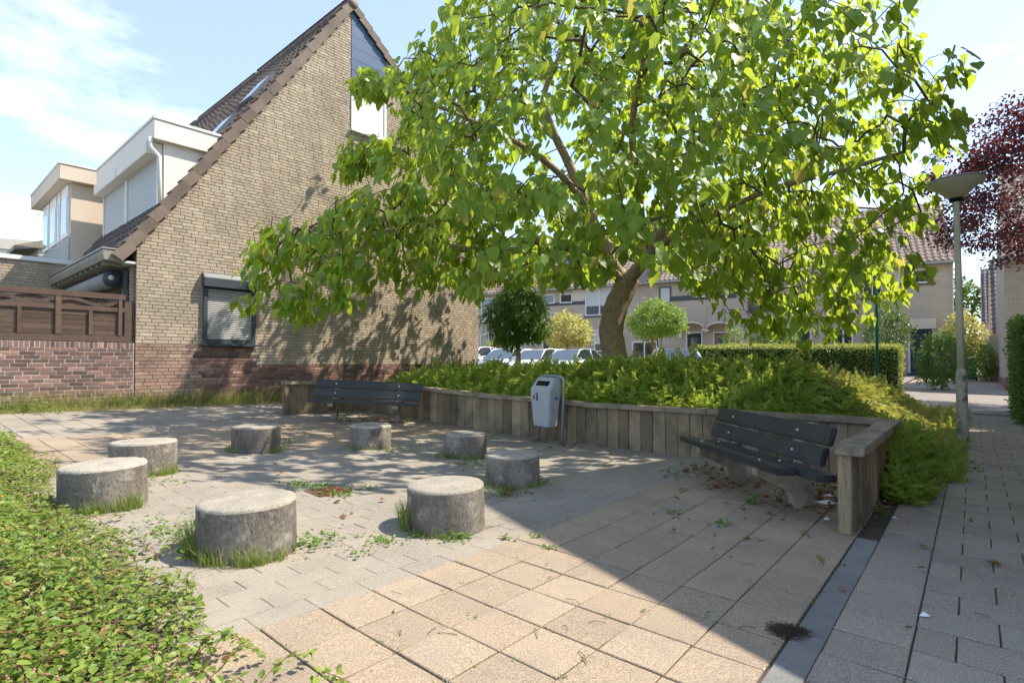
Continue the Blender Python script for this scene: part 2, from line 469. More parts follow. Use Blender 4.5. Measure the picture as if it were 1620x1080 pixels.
    m['stone_white'] = pmat('stone_white', (.66, .60, .50), (.56, .50, .42), 4., .7)
    m['bin_green'] = pmat('bin_green', (.03, .10, .05), rough=.5)
    m['red_sign'] = pmat('red_sign', (.6, .04, .03), rough=.5)
mk()

def farbrick(name, c1, c2, mort):
    t = NT(name)
    o = t.node('ShaderNodeTexCoord').outputs['Object']
    s = t.node('ShaderNodeSeparateXYZ', Vector=o)
    u = t.math('ADD', s.outputs['X'], s.outputs['Y'])
    v = t.node('ShaderNodeCombineXYZ', X=u, Y=s.outputs['Z']).outputs['Vector']
    b = t.n.new('ShaderNodeTexBrick')
    t.put(b.inputs['Vector'], v); t.put(b.inputs['Color1'], c1); t.put(b.inputs['Color2'], c2); t.put(b.inputs['Mortar'], mort)
    b.inputs['Scale'].default_value = 1.; b.inputs['Mortar Size'].default_value = .008
    b.inputs['Brick Width'].default_value = .22; b.inputs['Row Height'].default_value = .07
    col = t.vary(b.outputs['Color'], t.noise(t.pos(), .8, 5.), .78, 1.2)
    p = t.node('ShaderNodeBsdfPrincipled', Roughness=.9)
    t.put(p.inputs['Base Color'], col); p.inputs['Specular IOR Level'].default_value = .2
    return t.done(p.outputs['BSDF'])
MAT['far_brick'] = farbrick('far_brick', (.52, .45, .36), (.46, .39, .31), (.36, .31, .25))
MAT['far_brick_red'] = farbrick('far_brick_red', (.30, .15, .11), (.24, .12, .085), (.30, .24, .2))
# ================================================================== GROUND, PAVING
def drape(name, mat, pts_a, pts_b, dz, kind='structure', fn=None):
    A, B = np.meshgrid(pts_a, pts_b, indexing='ij')
    x, y = AB(A, B)
    z = G(x, y) + dz
    if fn is not None: z = z + fn(A, B)
    n, m = A.shape
    V = np.stack([x, y, z], -1).reshape(-1, 3)
    i, j = np.meshgrid(np.arange(n - 1), np.arange(m - 1), indexing='ij')
    k = (i * m + j).ravel()
    F = np.stack([k, k + m, k + m + 1, k + 1], 1)
    me = np_mesh(name, V, F, smooth=True)
    return tag(link(name, me, None, [mat]), kind=kind)
gx = np.concatenate([np.linspace(-900, -60, 12), np.linspace(-50, 70, 81), np.linspace(90, 900, 12)])
drape('ground', MAT['earth'], gx, gx, -.05)
plaza = drape('plaza', MAT['joint'], np.linspace(-3, 7.3, 36), np.linspace(.5, 12.3, 40), -.010)
sandbed = drape('sand_bed', MAT['sand'], np.linspace(.9, 7.2, 30), np.linspace(2.47, 6.64, 30), -.0035)
path = drape('footpath', MAT['joint'], np.linspace(-3, 16.4, 60), np.linspace(-1.3, .53, 10), -.008)
street = drape('street', MAT['asphalt'], np.linspace(16.4, 24.0, 12), np.linspace(-30, 40, 60), -.004)
alley = drape('alley', MAT['paver_path'], np.linspace(24.0, 70, 40), np.linspace(-1.2, 2.2, 10), .0)
carpark = drape('parking_lot', MAT['asphalt'], np.linspace(17, 40, 20), np.linspace(2.3, 40, 30), .003)

CH = .0035
def slab(la, lb, h):
    x, y = la / 2, lb / 2
    v = [(-x, -y, -h), (x, -y, -h), (x, y, -h), (-x, y, -h), (-x, -y, -CH), (x, -y, -CH), (x, y, -CH), (-x, y, -CH),
         (-x + CH, -y + CH, 0), (x - CH, -y + CH, 0), (x - CH, y - CH, 0), (-x + CH, y - CH, 0)]
    f = [(0, 1, 5, 4), (1, 2, 6, 5), (2, 3, 7, 6), (3, 0, 4, 7), (4, 5, 9, 8), (5, 6, 10, 9), (6, 7, 11, 10), (7, 4, 8, 11), (8, 9, 10, 11)]
    return v, f
def pave(parent, items, mat, up=.0, jit=.0014, nparts=300, pname='paver', tilt=.0035):
    """items: (a, b, la, lb) centre and size; nearest ones become objects, the rest one mesh per size"""
    out = []
    for (a, b, la, lb) in items:
        x, y = AB(a, b)
        if y < .6: continue
        z = float(G(x, y))
        px, py = project((x, y, z))
        if px < -260 or px > 1880 or py > 1500: continue
        out.append((math.hypot(x, y), a, b, la, lb, x, y, z))
    out.sort()
    meshes, rest = {}, {}
    for i, (d, a, b, la, lb, x, y, z) in enumerate(out):
        key = (round(la, 3), round(lb, 3))
        e = .05
        nx = -(float(G(x + e, y)) - float(G(x - e, y))) / (2 * e) + random.gauss(0, tilt)
        ny = -(float(G(x, y + e)) - float(G(x, y - e))) / (2 * e) + random.gauss(0, tilt)
        zz = Vector((nx, ny, 1)).normalized()
        rz = random.gauss(0, .006)
        xx = Vector((UX + rz * -UY, UY + rz * UX, 0)); xx = (xx - zz * xx.dot(zz)).normalized(); yy = zz.cross(xx)
        M = Matrix((xx, yy, zz)).transposed()
        T = Vector((x, y, z + up + random.gauss(0, jit)))
        if i < nparts:
            if key not in meshes:
                v, f = slab(key[0], key[1], .04); me = np_mesh(pname, v, f); me.materials.append(mat); meshes[key] = me
            inst(pname, meshes[key], parent, Matrix.Translation(T) @ M.to_4x4())
        else: rest.setdefault(key, []).append((np.array(M), np.array(T)))
    for key, L in rest.items():
        v, f = slab(key[0], key[1], .04)
        o = bulk('paving', v, f, np.array([l[0] for l in L]), np.array([l[1] for l in L]), mat, parent)
        tag(o, kind='stuff')
J = .0062
tan, grey = [], []
for i in range(6):
    for k in range(-6, 28): tan.append((k * .3 + .12 + random.gauss(0, .002), .81 + .3 * i, .3 - .0075, .3 - J))
for i in range(8):
    for k in range(3, 25): tan.append((k * .3 + .12, 6.81 + .3 * i, .3 - J, .3 - J))
for i in range(28):
    for k in range(3, 25): grey.append((k * .3 + .12 + (.15 if i % 2 else 0), 2.535 + .15 * i, .3 - .003, .15 - .003))
for i in range(10):
    for k in range(-2, 24): grey.append((k * .3, 9.21 + .3 * i, .3 - J, .3 - J))
pave(plaza, tan, MAT['paver_tan'], nparts=220)
pave(plaza, grey, MAT['paver_grey'], up=-.001, jit=.0010, nparts=80, tilt=.002)
pav = []
for k in range(2, 58): pav.append((k * .282, .373, .282 - .013, .293))
for k in range(2, 58):
    b = .225; first = k % 2
    x = b
    while x > -1.3:
        w = .15 if (first and x == b) else .30
        pav.append((k * .282 + random.gauss(0, .002), x - w / 2 - .003, .282 - .013, w - .007)); x -= w
pave(path, pav, MAT['paver_path'], nparts=300, tilt=.005)

# sand drifted over the joints of the grey field
sx = []
kerb = tag(bpy.data.objects.new('kerb', None), kind='structure'); COL.objects.link(kerb)
k = -.2
while k < 4.55:
    L = 1.0 if k < 4 else .62
    if k + L > 4.6: L = 4.6 - k
    x, y = AB(k + L / 2, .585)
    v, f = slab(L - .008, .125, .06)
    me = np_mesh('kerb_stone', v, f); me.materials.append(MAT['kerb'])
    ang = R(90) - YAW + random.gauss(0, .004)
    inst('kerb_stone', me, kerb, Matrix.Translation((x, y, float(G(x, y)) + .004)) @ Matrix.Rotation(ang, 4, 'Z'))
    k += L
k = 0
for i in range(60):       # band of kerb stones where the footpath meets the street
    x, y = AB(16.42, 3. - i * .3)
    if i == 0:
        v, f = slab(.12, .292, .06); kme = np_mesh('kerb_stone', v, f); kme.materials.append(MAT['paver_path'])
    inst('kerb_stone', kme, kerb, Matrix.Translation((x, y, float(G(x, y)) + .012)) @ Matrix.Rotation(R(90) - YAW, 4, 'Z'))

# ================================================================== RETAINING WALL
WTOP = .63
rw = empty('retaining_wall', ABz(7.15, 5.), 0, 'weathered upright timber plank retaining wall round the shrub bed', 'retaining wall')
rwi = rw.matrix_basis.copy(); rw_inv = Matrix.Translation(-Vector(rw.location))
def wall_run(p, q, n_out, caps):
    (a0, b0), (a1, b1) = p, q
    L = math.hypot(a1 - a0, b1 - b0); da, db = (a1 - a0) / L, (b1 - b0) / L
    s = 0.
    while s < L - .02:
        w = min(random.uniform(.165, .205), L - s)
        c = s + w / 2
        base = ABz(a0 + da * c, b0 + db * c) - Vector(rw.location)
        x0, y0 = AB(0, 0); ex, ey = AB(da, db); nx, ny = AB(*n_out)
        e = Vector((ex, ey, 0)); n = Vector((nx, ny, 0))
        mb = MB()
        lean = random.gauss(0, .006)
        h = WTOP - .05
        z = Vector((0, 0, 1)) + n * lean
        mb.obox(base + z * (h / 2 - .05) + n * random.gauss(-.025, .003), e * (w / 2 - .003), n * .025, z * (h / 2 + .05))
        mb.build('plank', MAT['plank'], rw, .004)
        s += w
    s = 0.
    for (s0, s1) in caps:
        A = ABz(a0 + da * s0, b0 + db * s0, WTOP) - Vector(rw.location); B = ABz(a0 + da * s1, b0 + db * s1, WTOP + random.uniform(-.012, .008)) - Vector(rw.location)
        nx, ny = AB(*n_out); n = Vector((nx, ny, 0))
        mb = MB(); npt = 9
        vv = []
        for i in range(npt):
            t = i / (npt - 1); c = A.lerp(B, t) - n * .03
            wv = [random.gauss(0, .005) for _ in range(4)]
            edge = 1 if i in (0, npt - 1) else 0
            ex = (B - A).normalized() * (random.gauss(0, .012) if edge else 0)
            vv += [c + n * (.095 + wv[0]) + Vector((0, 0, -.055)) + ex, c + n * (.095 + wv[1]) + Vector((0, 0, .012 + wv[1] * .6)) + ex,
                   c - n * (.095 + wv[2]) + Vector((0, 0, .012 + wv[2] * .6)) - ex, c - n * (.095 + wv[3]) + Vector((0, 0, -.055)) - ex]
        ff = []
        for i in range(npt - 1):
            for q in range(4): ff.append((i * 4 + q, i * 4 + (q + 1) % 4, i * 4 + 4 + (q + 1) % 4, i * 4 + 4 + q))
        ff += [(3, 2, 1, 0), tuple((npt - 1) * 4 + q for q in range(4))]
        mb.add(vv, ff)
        mb.build('cap_board', MAT['cap'], rw, .006)
CORN_R, CORN_L = (7.15, .72), (7.15, 9.75)
END_R, END_L = (4.72, .72), (5.35, 10.12)
wall_run(CORN_R, CORN_L, (-1, 0), [(.0, 1.95), (1.96, 3.8), (3.81, 5.6), (5.61, 7.5), (7.51, 9.05)])
wall_run(END_R, CORN_R, (0, 1), [(-.12, 2.52)])
dl = math.hypot(CORN_L[0] - END_L[0], CORN_L[1] - END_L[1])
nl = ((CORN_L[1] - END_L[1]) / dl, -(CORN_L[0] - END_L[0]) / dl)
wall_run(END_L, CORN_L, nl, [(-.1, dl + .1)])
for (a, b, hh) in ((END_R[0] - .05, END_R[1] + .01, .045), (END_L[0] - .05, END_L[1], .05)):
    p = ABz(a, b) - Vector(rw.location)
    mb = MB()
    e = Vector((*AB(1, 0), 0)); n = Vector((*AB(0, 1), 0))
    mb.obox(p + Vector((0, 0, (WTOP - .06) / 2)), e * .042, n * .045, Vector((0, 0, (WTOP - .06) / 2)))
    mb.build('end_post', MAT['post_end'] if b < 5 else MAT['plank'], rw, .006)

# ================================================================== GABLE HOUSE
HY = R(41.5)
HROT = R(90) - HY
HO = gp(213, 641)
house = empty('brick_house', HO, HROT, 'yellow brick gable house with steep brown tiled roof and shuttered window', 'house')
HM = Matrix.Translation(HO) @ Matrix.Rotation(HROT, 4, 'Z')
HI = HM.inverted()
HN = HM.to_3x3() @ Vector((0, -1, 0))
def hl(px, py, off=0.):
    """gable plane: local (x, z) of a pixel; off moves the plane outwards"""
    p = HI @ onplane(px, py, HM @ Vector((0, -off, 0)), HN)
    return p.x, p.z
ZE, XA = 3.22, hl(556, 40)[0]
ZA = hl(556, 12)[1]
XR = hl(757, 500)[0]
ZR = ZA - .83 * (XR - XA)
SL = (ZA - ZE) / XA
def roofz(x): return ZE + SL * x if x <= XA else ZA - (ZA - ZR) / (XR - XA) * (x - XA)
zp1, zp2 = hl(300, 543)[1], hl(600, 574)[1]
wx0, wz1 = hl(321, 452); wx1 = hl(403, 452)[0]; wz0 = hl(321, 543)[1]
ax0, az0 = hl(555, 204); ax1 = hl(611, 100)[0]
gw = MB()
gw.prism([(0, -.4), (XR, -.4), (XR, ZR), (XA, ZA), (0, ZE)], 'y', .009, .22)
gable = gw.build('gable_wall', MAT['mortar_dark'], house)
def brick_tpl(l, h, d=.03, c=.003):
    x, z = l / 2, h / 2
    v = [(-x, 0 + c, -z), (x, c, -z), (x, c, z), (-x, c, z), (-x + c, 0, -z + c), (x - c, 0, -z + c), (x - c, 0, z - c), (-x + c, 0, z - c),
         (-x, d, -z), (x, d, -z), (x, d, z), (-x, d, z)]
    f = [(4, 5, 6, 7), (0, 1, 5, 4), (1, 2, 6, 5), (2, 3, 7, 6), (3, 0, 4, 7), (8, 9, 1, 0), (9, 10, 2, 1), (10, 11, 3, 2), (11, 8, 0, 3)]
    return v, f
def lay_bricks(parent, world, rows, L, h, jl, jz, matfn, nparts, ax='x', proud=.0, pname='brick'):
    """rows: (z, x0, x1, offset). bricks of a wall in the parent's x-z plane; world maps local to world"""
    pieces = []
    for (z, x0, x1, off) in rows:
        x = x0 - off
        while x < x1:
            e0, e1 = max(x, x0), min(x + L, x1)
            if e1 - e0 > .018: pieces.append((e0, e1, z))
            x += L
    P = np.array(pieces)
    c = np.stack([(P[:, 0] + P[:, 1]) / 2, np.zeros(len(P)), P[:, 2]], 1)
    W = np.array([world @ Vector(q) for q in c])
    px, py = project(W)
    d = np.linalg.norm(W - np.array([0, 0, CAM_H]), axis=1) + 100 * ((px < -20) | (px > 1640) | (py < -20) | (W[:, 1] < .3))
    d = d + np.where(c[:, 2] < 0.05, 60, 0)
    order = np.argsort(d)
    meshes, rest = {}, {}
    for q, i in enumerate(order):
        e0, e1, z = P[i]; m = matfn((e0 + e1) / 2, z)
        l = round(e1 - e0 - jl, 3)
        T = (float(c[i][0]), -proud + random.gauss(0, .0012), z)
        full = abs(l - (L - jl)) < .002
        if q < nparts:
            key = (l if not full else 'f', m)
            if key not in meshes:
                v, f = brick_tpl(l, h - jz); me = np_mesh(pname, v, f); me.materials.append(MAT[m]); meshes[key] = me
            inst(pname, meshes[key], parent, Matrix.Translation(T))
        else: rest.setdefault(m, []).append((T, l / (L - jl)))
    for m, LL in rest.items():
        v, f = brick_tpl(L - jl, h - jz)
        M = np.zeros((len(LL), 3, 3)); M[:, 0, 0] = [q[1] for q in LL]; M[:, 1, 1] = 1; M[:, 2, 2] = 1
        tag(bulk('brickwork', v, f, M, np.array([q[0] for q in LL]), MAT[m], parent), kind='stuff')
BL, BH = .228, .0705
rows = []
nrow = int(ZA / BH) + 4
for i in range(-3, nrow):
    z = i * BH + BH / 2 + .02
    if z < ZE: x0 = 0.
    else: x0 = (z - ZE) / SL
    x1 = XR if z < ZR else XA + (ZA - z) / ((ZA - ZR) / (XR - XA))
    if x1 - x0 < .1: continue
    off = [0, .114, .057, .171][i % 4] + random.uniform(-.02, .02)
    segs = [(x0, x1)]
    if z > az0:                                     # attic opening
        segs = [(x0, min(x1, ax0))] + ([(ax1, x1)] if x1 > ax1 else [])
    elif wz0 < z < wz1 + .2:
        segs = [(x0, wx0 + .01), (wx1 - .01, x1)]
    for (s0, s1) in segs:
        if s1 - s0 > .05: rows.append((z, s0, s1, off))
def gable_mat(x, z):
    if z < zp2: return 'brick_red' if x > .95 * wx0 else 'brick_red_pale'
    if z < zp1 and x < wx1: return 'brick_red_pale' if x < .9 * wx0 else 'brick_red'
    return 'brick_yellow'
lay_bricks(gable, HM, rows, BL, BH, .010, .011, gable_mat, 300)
# front wall (faces the garden, in shade), its bricks in a plane of their own
fw = MB(); fw.box(.009, .22, .014, 5.5, -.4, ZE); front = fw.build('front_wall', MAT['mortar_dark'], house)
FRM = Matrix.Rotation(R(-90), 4, 'Z')
fb = bpy.data.objects.new('front_brickwork', None)
rows = []
for i in range(0, int(ZE / BH)):
    rows.append((i * BH + BH / 2 + .02, 0., 1.0, [0, .11][i % 2])); rows.append((i * BH + BH / 2 + .02, 2.4, 2.9, [0, .11][i % 2]))
    if i * BH > 2.3: rows.append((i * BH + BH / 2 + .02, 1.0, 2.4, 0))
    rows.append((i * BH + BH / 2 + .02, 4.4, 5.5, [0, .11][i % 2]))
v, f = brick_tpl(BL - .01, BH - .011)
Ms, Ts = [], []
for (z, x0, x1, off) in rows:
    x = x0 - off
    while x < x1:
        e0, e1 = max(x, x0), min(x + BL, x1)
        if e1 - e0 > .018:
            sc = (e1 - e0) / BL
            Ms.append([[0, 1, 0], [-sc, 0, 0], [0, 0, 1]]); Ts.append((0, (e0 + e1) / 2, z))
        x += BL
bpy.data.objects.remove(fb)
tag(bulk('brickwork', v, f, np.array(Ms, float), np.array(Ts), MAT['brick_yellow'], front), kind='stuff')

# gable window with roller shutter
win = MB(); D0 = -.07
fr = .075
win.box(wx0, wx0 + fr, D0, .005, wz0, wz1); win.box(wx1 - fr, wx1, D0, .005, wz0, wz1); win.box(wx0 + fr, wx1 - fr, D0 + .004, .005, wz0, wz0 + .09)
win.box(wx0 + fr, wx1 - fr, -.012, .004, wz0 + .09, wz1)
wob = win.build('window', MAT['anthracite'], house)
bx = MB(); bz1 = hl(321, 430, .16)[1]
bx.prism([(.004, wz1 - .02), (-.17, wz1 - .02), (-.17, bz1 - .10), (-.10, bz1), (.004, bz1)], 'x', wx0 - .03, wx1 + .03); bx.build('shutter_box', MAT['anthracite'], wob, .006)
nsl = 27; hs = (wz1 - .05 - wz0 - .09) / nsl
for i in range(nsl):
    z = wz0 + .09 + hs * (i + .5)
    mb = MB(); mb.obox(((wx0 + wx1) / 2, -.026, z), ((wx1 - wx0) / 2 - fr - .004, 0, 0), (0, .006, .006), (0, -.008, hs * .25))
    mb.build('slat', MAT['shutter_slat'], wob)
mb = MB(); mb.box(wx0 - .04, wx1 + .04, -.12, .004, wz0 - .05, wz0 - .003); mb.build('sill', MAT['anthracite'], wob, .005)
# attic window and blue cladding
zc = hl(557, 128)[1]
def rightz(x): return ZA - (ZA - ZR) / (XR - XA) * (x - XA) - .02
bh = (rightz(ax0) - zc) / 6
cl = MB(); cl.prism([(ax0, zc), (ax1, zc), (ax1, rightz(ax1)), (ax0, rightz(ax0))], 'y', .001, .01)
clad = cl.build('cladding', MAT['anthracite'], house)
for i in range(8):
    z0 = zc + i * .30; z1 = z0 + .292
    if z0 > rightz(ax0): break
    xa = ax1 if rightz(ax1) > z0 else ax0 + (rightz(ax0) - z0) / ((ZA - ZR) / (XR - XA))
    xb = ax1 if rightz(ax1) > z1 else max(ax0 + .01, ax0 + (rightz(ax0) - z1) / ((ZA - ZR) / (XR - XA)))
    z1 = min(z1, rightz(ax0)); xa, xb = min(xa, ax1), min(xb, ax1)
    mb = MB(); mb.prism([(ax0 + .004, z0), (xa, z0), (xb, z1), (ax0 + .004, z1)], 'y', -.012, .003); mb.build('cladding_board', MAT['cladding_blue'], clad)
aw = MB(); t = .07
aw.box(ax0, ax1, -.03, .008, az0, az0 + t); aw.box(ax0, ax1, -.03, .008, zc - t, zc - .004); aw.box(ax0, ax0 + t, -.03, .008, az0 + t, zc - t); aw.box(ax1 - t, ax1, -.03, .008, az0 + t, zc - t)
awo = aw.build('attic_window', MAT['white_paint'], house)
mb = MB(); mb.box(ax0 + t, ax1 - t, -.004, .007, az0 + t, zc - t); mb.build('pane', MAT['glass_blue'], awo)
mb = MB(); mb.box(ax0 + t, ax1 - t, -.006, -.0045, az0 + t, zc - t - .05); mb.build('blind', MAT['white_paint'], awo)
mb = MB(); mb.box(ax0 - .03, ax1 + .03, -.10, .004, az0 - .06, az0 - .003); mb.build('sill', MAT['white_paint'], awo)

# roof: pantiles, verge tiles, ridge
def tile_tpl(w, l):
    """x across, y up the slope, z out; wavy with a front lip"""
    xs = np.linspace(0, w, 7); zz = .035 * np.sin(np.linspace(0, 2 * math.pi, 7)) + .035
    v = [(x, 0, z + .03) for x, z in zip(xs, zz)] + [(x, l, z + .0) for x, z in zip(xs, zz)] + [(x, 0, z - .005) for x, z in zip(xs, zz)]
    f = [(i, i + 1, 8 + i, 7 + i) for i in range(6)] + [(14 + i, 15 + i, i + 1, i) for i in range(6)]
    return v, f
def roof_side(parent, x0, z0, x1, z1, y0, y1, mat, nparts, skip=None):
    d = Vector((x1 - x0, 0, z1 - z0)); L = d.length; d.normalize()
    n = Vector((-d.z, 0, d.x))
    if n.z < 0: n = -n
    ac = Vector((0, 1, 0)) if d.cross(n).y > 0 else Vector((0, -1, 0))
    w, ex = .30, .335
    base = MB(); a = Vector((x0, y0, z0)); b = Vector((x0, y1, z0)); c = Vector((x1, y1, z1)); e = Vector((x1, y0, z1))
    nn = n * .05
    base.add([a + nn, b + nn, c + nn, e + nn, a - nn, b - nn, c - nn, e - nn], BOXF)
    ro = base.build('roof', mat, parent)
    pieces = []
    nr, nc = int(L / ex) + 1, int((y1 - y0) / w)
    for r in range(nr):
        for cI in range(nc):
            yy = y0 + cI * w + (0 if ac.y > 0 else w)
            p = Vector((x0, yy, z0)) + d * (r * ex) + n * .055
            if skip and skip(p): continue
            pieces.append(p)
    M = Matrix((ac, d, n)).transposed()
    W = [(HM @ p - Vector((0, 0, CAM_H))).length for p in pieces]
    order = np.argsort(W)
    v, f = tile_tpl(w, ex + .03)
    me = np_mesh('roof_tile', v, f, smooth=False); me.materials.append(mat)
    rest = []
    for q, i in enumerate(order):
        if q < nparts: inst('roof_tile', me, ro, Matrix.Translation(pieces[i]) @ M.to_4x4())
        else: rest.append(pieces[i])
    if rest: tag(bulk('roof_tiling', v, f, np.repeat(np.array(M)[None], len(rest), 0), np.array([tuple(p) for p in rest]), mat, ro), kind='stuff')
    return ro, d, n
DX, DT0, DT1, DZ0, DZ1 = .56, .36, 4.9, 3.98, 5.9       # front dormer: front plane, cheeks, sill, top
def in_dormer(p): return DT0 - .15 < p.y < DT1 and DX < p.x < DX + 1.35
ro, rd, rn = roof_side(house, -.28, ZE - .28 * SL, XA, ZA, .06, 5.5, MAT['roof_tile'], 300, in_dormer)
verge = tile_v = None
def verge_run(x0, z0, x1, z1, n0):
    d = Vector((x1 - x0, 0, z1 - z0)); L = d.length; d.normalize(); n = Vector((-d.z, 0, d.x))
    if n.z < 0: n = -n
    k = max(1, int(L / .335))
    for i in range(k):
        p = Vector((x0, 0, z0)) + d * (i * L / k)
        mb = MB(); l = L / k + .03
        q = p + d * (l / 2) + n * .055
        tiltn = (n * 1. + d * -.06).normalized(); dd = (d + n * -.13).normalized()
        mb.obox(q + n * .075 + Vector((0, .05, 0)), dd * l / 2, Vector((0, .13, 0)), n * .016)
        mb.obox(q - n * .01 + Vector((0, -.068 + random.gauss(0, .003), 0)), dd * l / 2, Vector((0, .014, 0)), n * .105)
        mb.build('verge_tile', MAT['verge_tile'], house, .006)
verge_run(-.28, ZE - .28 * SL, XA, ZA, 0)
verge_run(XR + .2, ZR - .2 * (ZA - ZR) / (XR - XA), XA, ZA, 0)
rs2, _, _ = roof_side(house, XR + .25, ZR - .25 * (ZA - ZR) / (XR - XA), XA, ZA, .06, 5.5, MAT['roof_tile'], 0)
y = -.08
while y < 17:
    mb = MB(); mb.tube([(XA, y, ZA + .10), (XA, y + .42, ZA + .085)], [.13, .12], 10); mb.build('ridge_tile', MAT['verge_tile'], house); y += .4
mb = MB(); mb.tube([(XA, -.10, ZA + .09), (XA, -.06, ZA + .09)], [.145, .145], 12); mb.build('ridge_cap', MAT['verge_tile'], house)
# body that closes the house behind
mb = MB(); mb.prism([(.25, 0), (XR, 0), (XR, ZR - .1), (XA, ZA - .2), (.25, ZE - .1)], 'y', 5.2, 5.45); mb.build('party_wall', MAT['far_brick'], house)
mb = MB(); mb.box(XR - .2, XR, .22, 5.5, -.4, ZR); mb.build('rear_wall', MAT['far_brick'], house)
# skylights
for (s, ty, hw, hl_) in ((2.15, 1.0, .42, .50), (3.05, 1.0, .42, .50)):
    c = Vector((s, ty + .45, ZE + SL * s)) + rn * .15
    mb = MB(); mb.obox(c, Vector((0, hw, 0)), rd * hl_, rn * .05); so = mb.build('skylight', MAT['anthracite'], house, .01)
    mb = MB(); mb.obox(c + rn * .035, Vector((0, hw - .08, 0)), rd * (hl_ - .08), rn * .02); mb.build('pane', MAT['glass'], so)
# white front dormer with two roller shutters
dm = MB()
dm.prism([(DX, DZ0 - .25), (DX, DZ1 - .45), (DX + 1.45, DZ1 - .45), (DX + 1.45, roofz(DX + 1.45) - .2), (DX + .2, roofz(DX) - .2)], 'y', DT0, DT1)
dorm = dm.build('dormer', MAT['cream_panel'], house)
mb = MB(); mb.box(DX - .22, DX + 1.75, DT0 - .12, DT1 + .12, DZ1 - .45, DZ1 - .045); mb.build('dormer_fascia', MAT['cream_panel'], dorm, .005)
mb = MB(); mb.box(DX - .24, DX + 1.77, DT0 - .14, DT1 + .14, DZ1 - .042, DZ1 + .02); mb.build('roof_edge', MAT['white_paint'], dorm, .005)
mb = MB(); mb.box(DX - .30, DX - .012, DT0 + .1, 2.75, DZ1 - .72, DZ1 - .46); mb.build('shutter_box', MAT['cream_panel'], dorm, .01)
mb = MB(); mb.box(DX - .30, DX - .012, 2.8, DT1, DZ1 - .72, DZ1 - .46); mb.build('shutter_box', MAT['cream_panel'], dorm, .01)
for (y0, y1) in ((DT0 + .16, 2.7), (2.88, DT1 - .1)):
    mb = MB(); mb.box(DX - .045, DX - .004, y0 - .06, y1 + .06, DZ0 - .02, DZ1 - .7); so = mb.build('shutter', MAT['shutter_white'], dorm)
    n = 24; hh = (DZ1 - .72 - DZ0) / n
    for i in range(n):
        mb = MB(); mb.obox((DX - .055, (y0 + y1) / 2, DZ0 + hh * (i + .5)), (.012, 0, .004), (0, (y1 - y0) / 2, 0), (.004, 0, hh * .42)); mb.build('slat', MAT['shutter_white'], so)
    for yy in (y0 - .05, y1 + .05):
        mb = MB(); mb.box(DX - .10, DX - .046, yy - .035, yy + .035, DZ0 - .02, DZ1 - .72); mb.build('guide_rail', MAT['white_paint'], so)
mb = MB(); yy = DT0 - .02
mb.tube([(DX - .26, yy - .02, DZ1 - .42), (DX - .26, yy, DZ1 - .62), (DX - .10, yy - .02, DZ1 - .78), (DX - .07, yy - .02, DZ0 - .22)], .045, 8); mb.build('rain_pipe', MAT['white_paint'], dorm)
mb = MB(); mb.box(DX - .08, DX + .02, DT0, DT1, DZ0 - .10, DZ0 - .025); mb.build('lead_flashing', MAT['zinc'], dorm)
# gutter, awning, windows of the front
mb = MB(); mb.prism([(-.52, ZE - .42), (-.20, ZE - .46), (-.20, ZE - .25), (-.54, ZE - .22), (-.55, ZE - .30)], 'y', .0, 5.9); gut = mb.build('gutter', MAT['gutter_wood'], house, .004)
mb = MB(); mb.box(-.56, -.20, -.012, 5.9, ZE - .215, ZE - .185); mb.build('gutter_edge', MAT['zinc'], gut)
for i in range(12):
    yy = .25 + i * .47; mb = MB(); mb.box(-.50, -.21, yy, yy + .05, ZE - .50, ZE - .43); mb.build('bracket', MAT['gutter_wood'], gut)
mb = MB(); mb.box(-.2, .0, .02, 5.5, ZE - .44, ZE - .40); mb.build('soffit', MAT['white_paint'], gut)
mb = MB(); mb.tube([(-.25, .62, ZE - .70), (-.25, 5.2, ZE - .70)], .165, 16); awn = mb.build('awning', MAT['grey_panel'], house)
mb = MB(); mb.tube([(-.25, .54, ZE - .70), (-.25, .615, ZE - .70)], .175, 20); mb.build('end_cap', MAT['anthracite'], awn)
mb = MB(); mb.tube([(-.29, .532, ZE - .69), (-.29, .539, ZE - .69)], .05, 12); mb.build('badge', MAT['white_paint'], awn)
mb = MB(); mb.box(-.1, -.03, .48, .58, .2, ZE - .5); mb.build('rain_pipe', MAT['anthracite'], house)
for (y0, y1, z0, z1) in ((1.0, 2.4, 1.0, 2.28), (2.9, 4.4, .1, 2.3)):
    mb = MB(); t = .08
    mb.box(-.02, .008, y0, y0 + t, z0, z1); mb.box(-.02, .008, y1 - t, y1, z0, z1); mb.box(-.02, .008, y0 + t, y1 - t, z1 - t, z1); mb.box(-.02, .008, y0 + t, y1 - t, z0, z0 + t)
    wo_ = mb.build('window', MAT['white_paint'], house)
    mb = MB(); mb.box(-.002, .007, y0 + t, y1 - t, z0 + t, z1 - t); mb.build('pane', MAT['glass'], wo_)
    mb = MB(); mb.box(-.05, -.021, y0, y1, z1 - .24, z1 + .02); mb.build('screen_box', MAT['anthracite'], wo_)

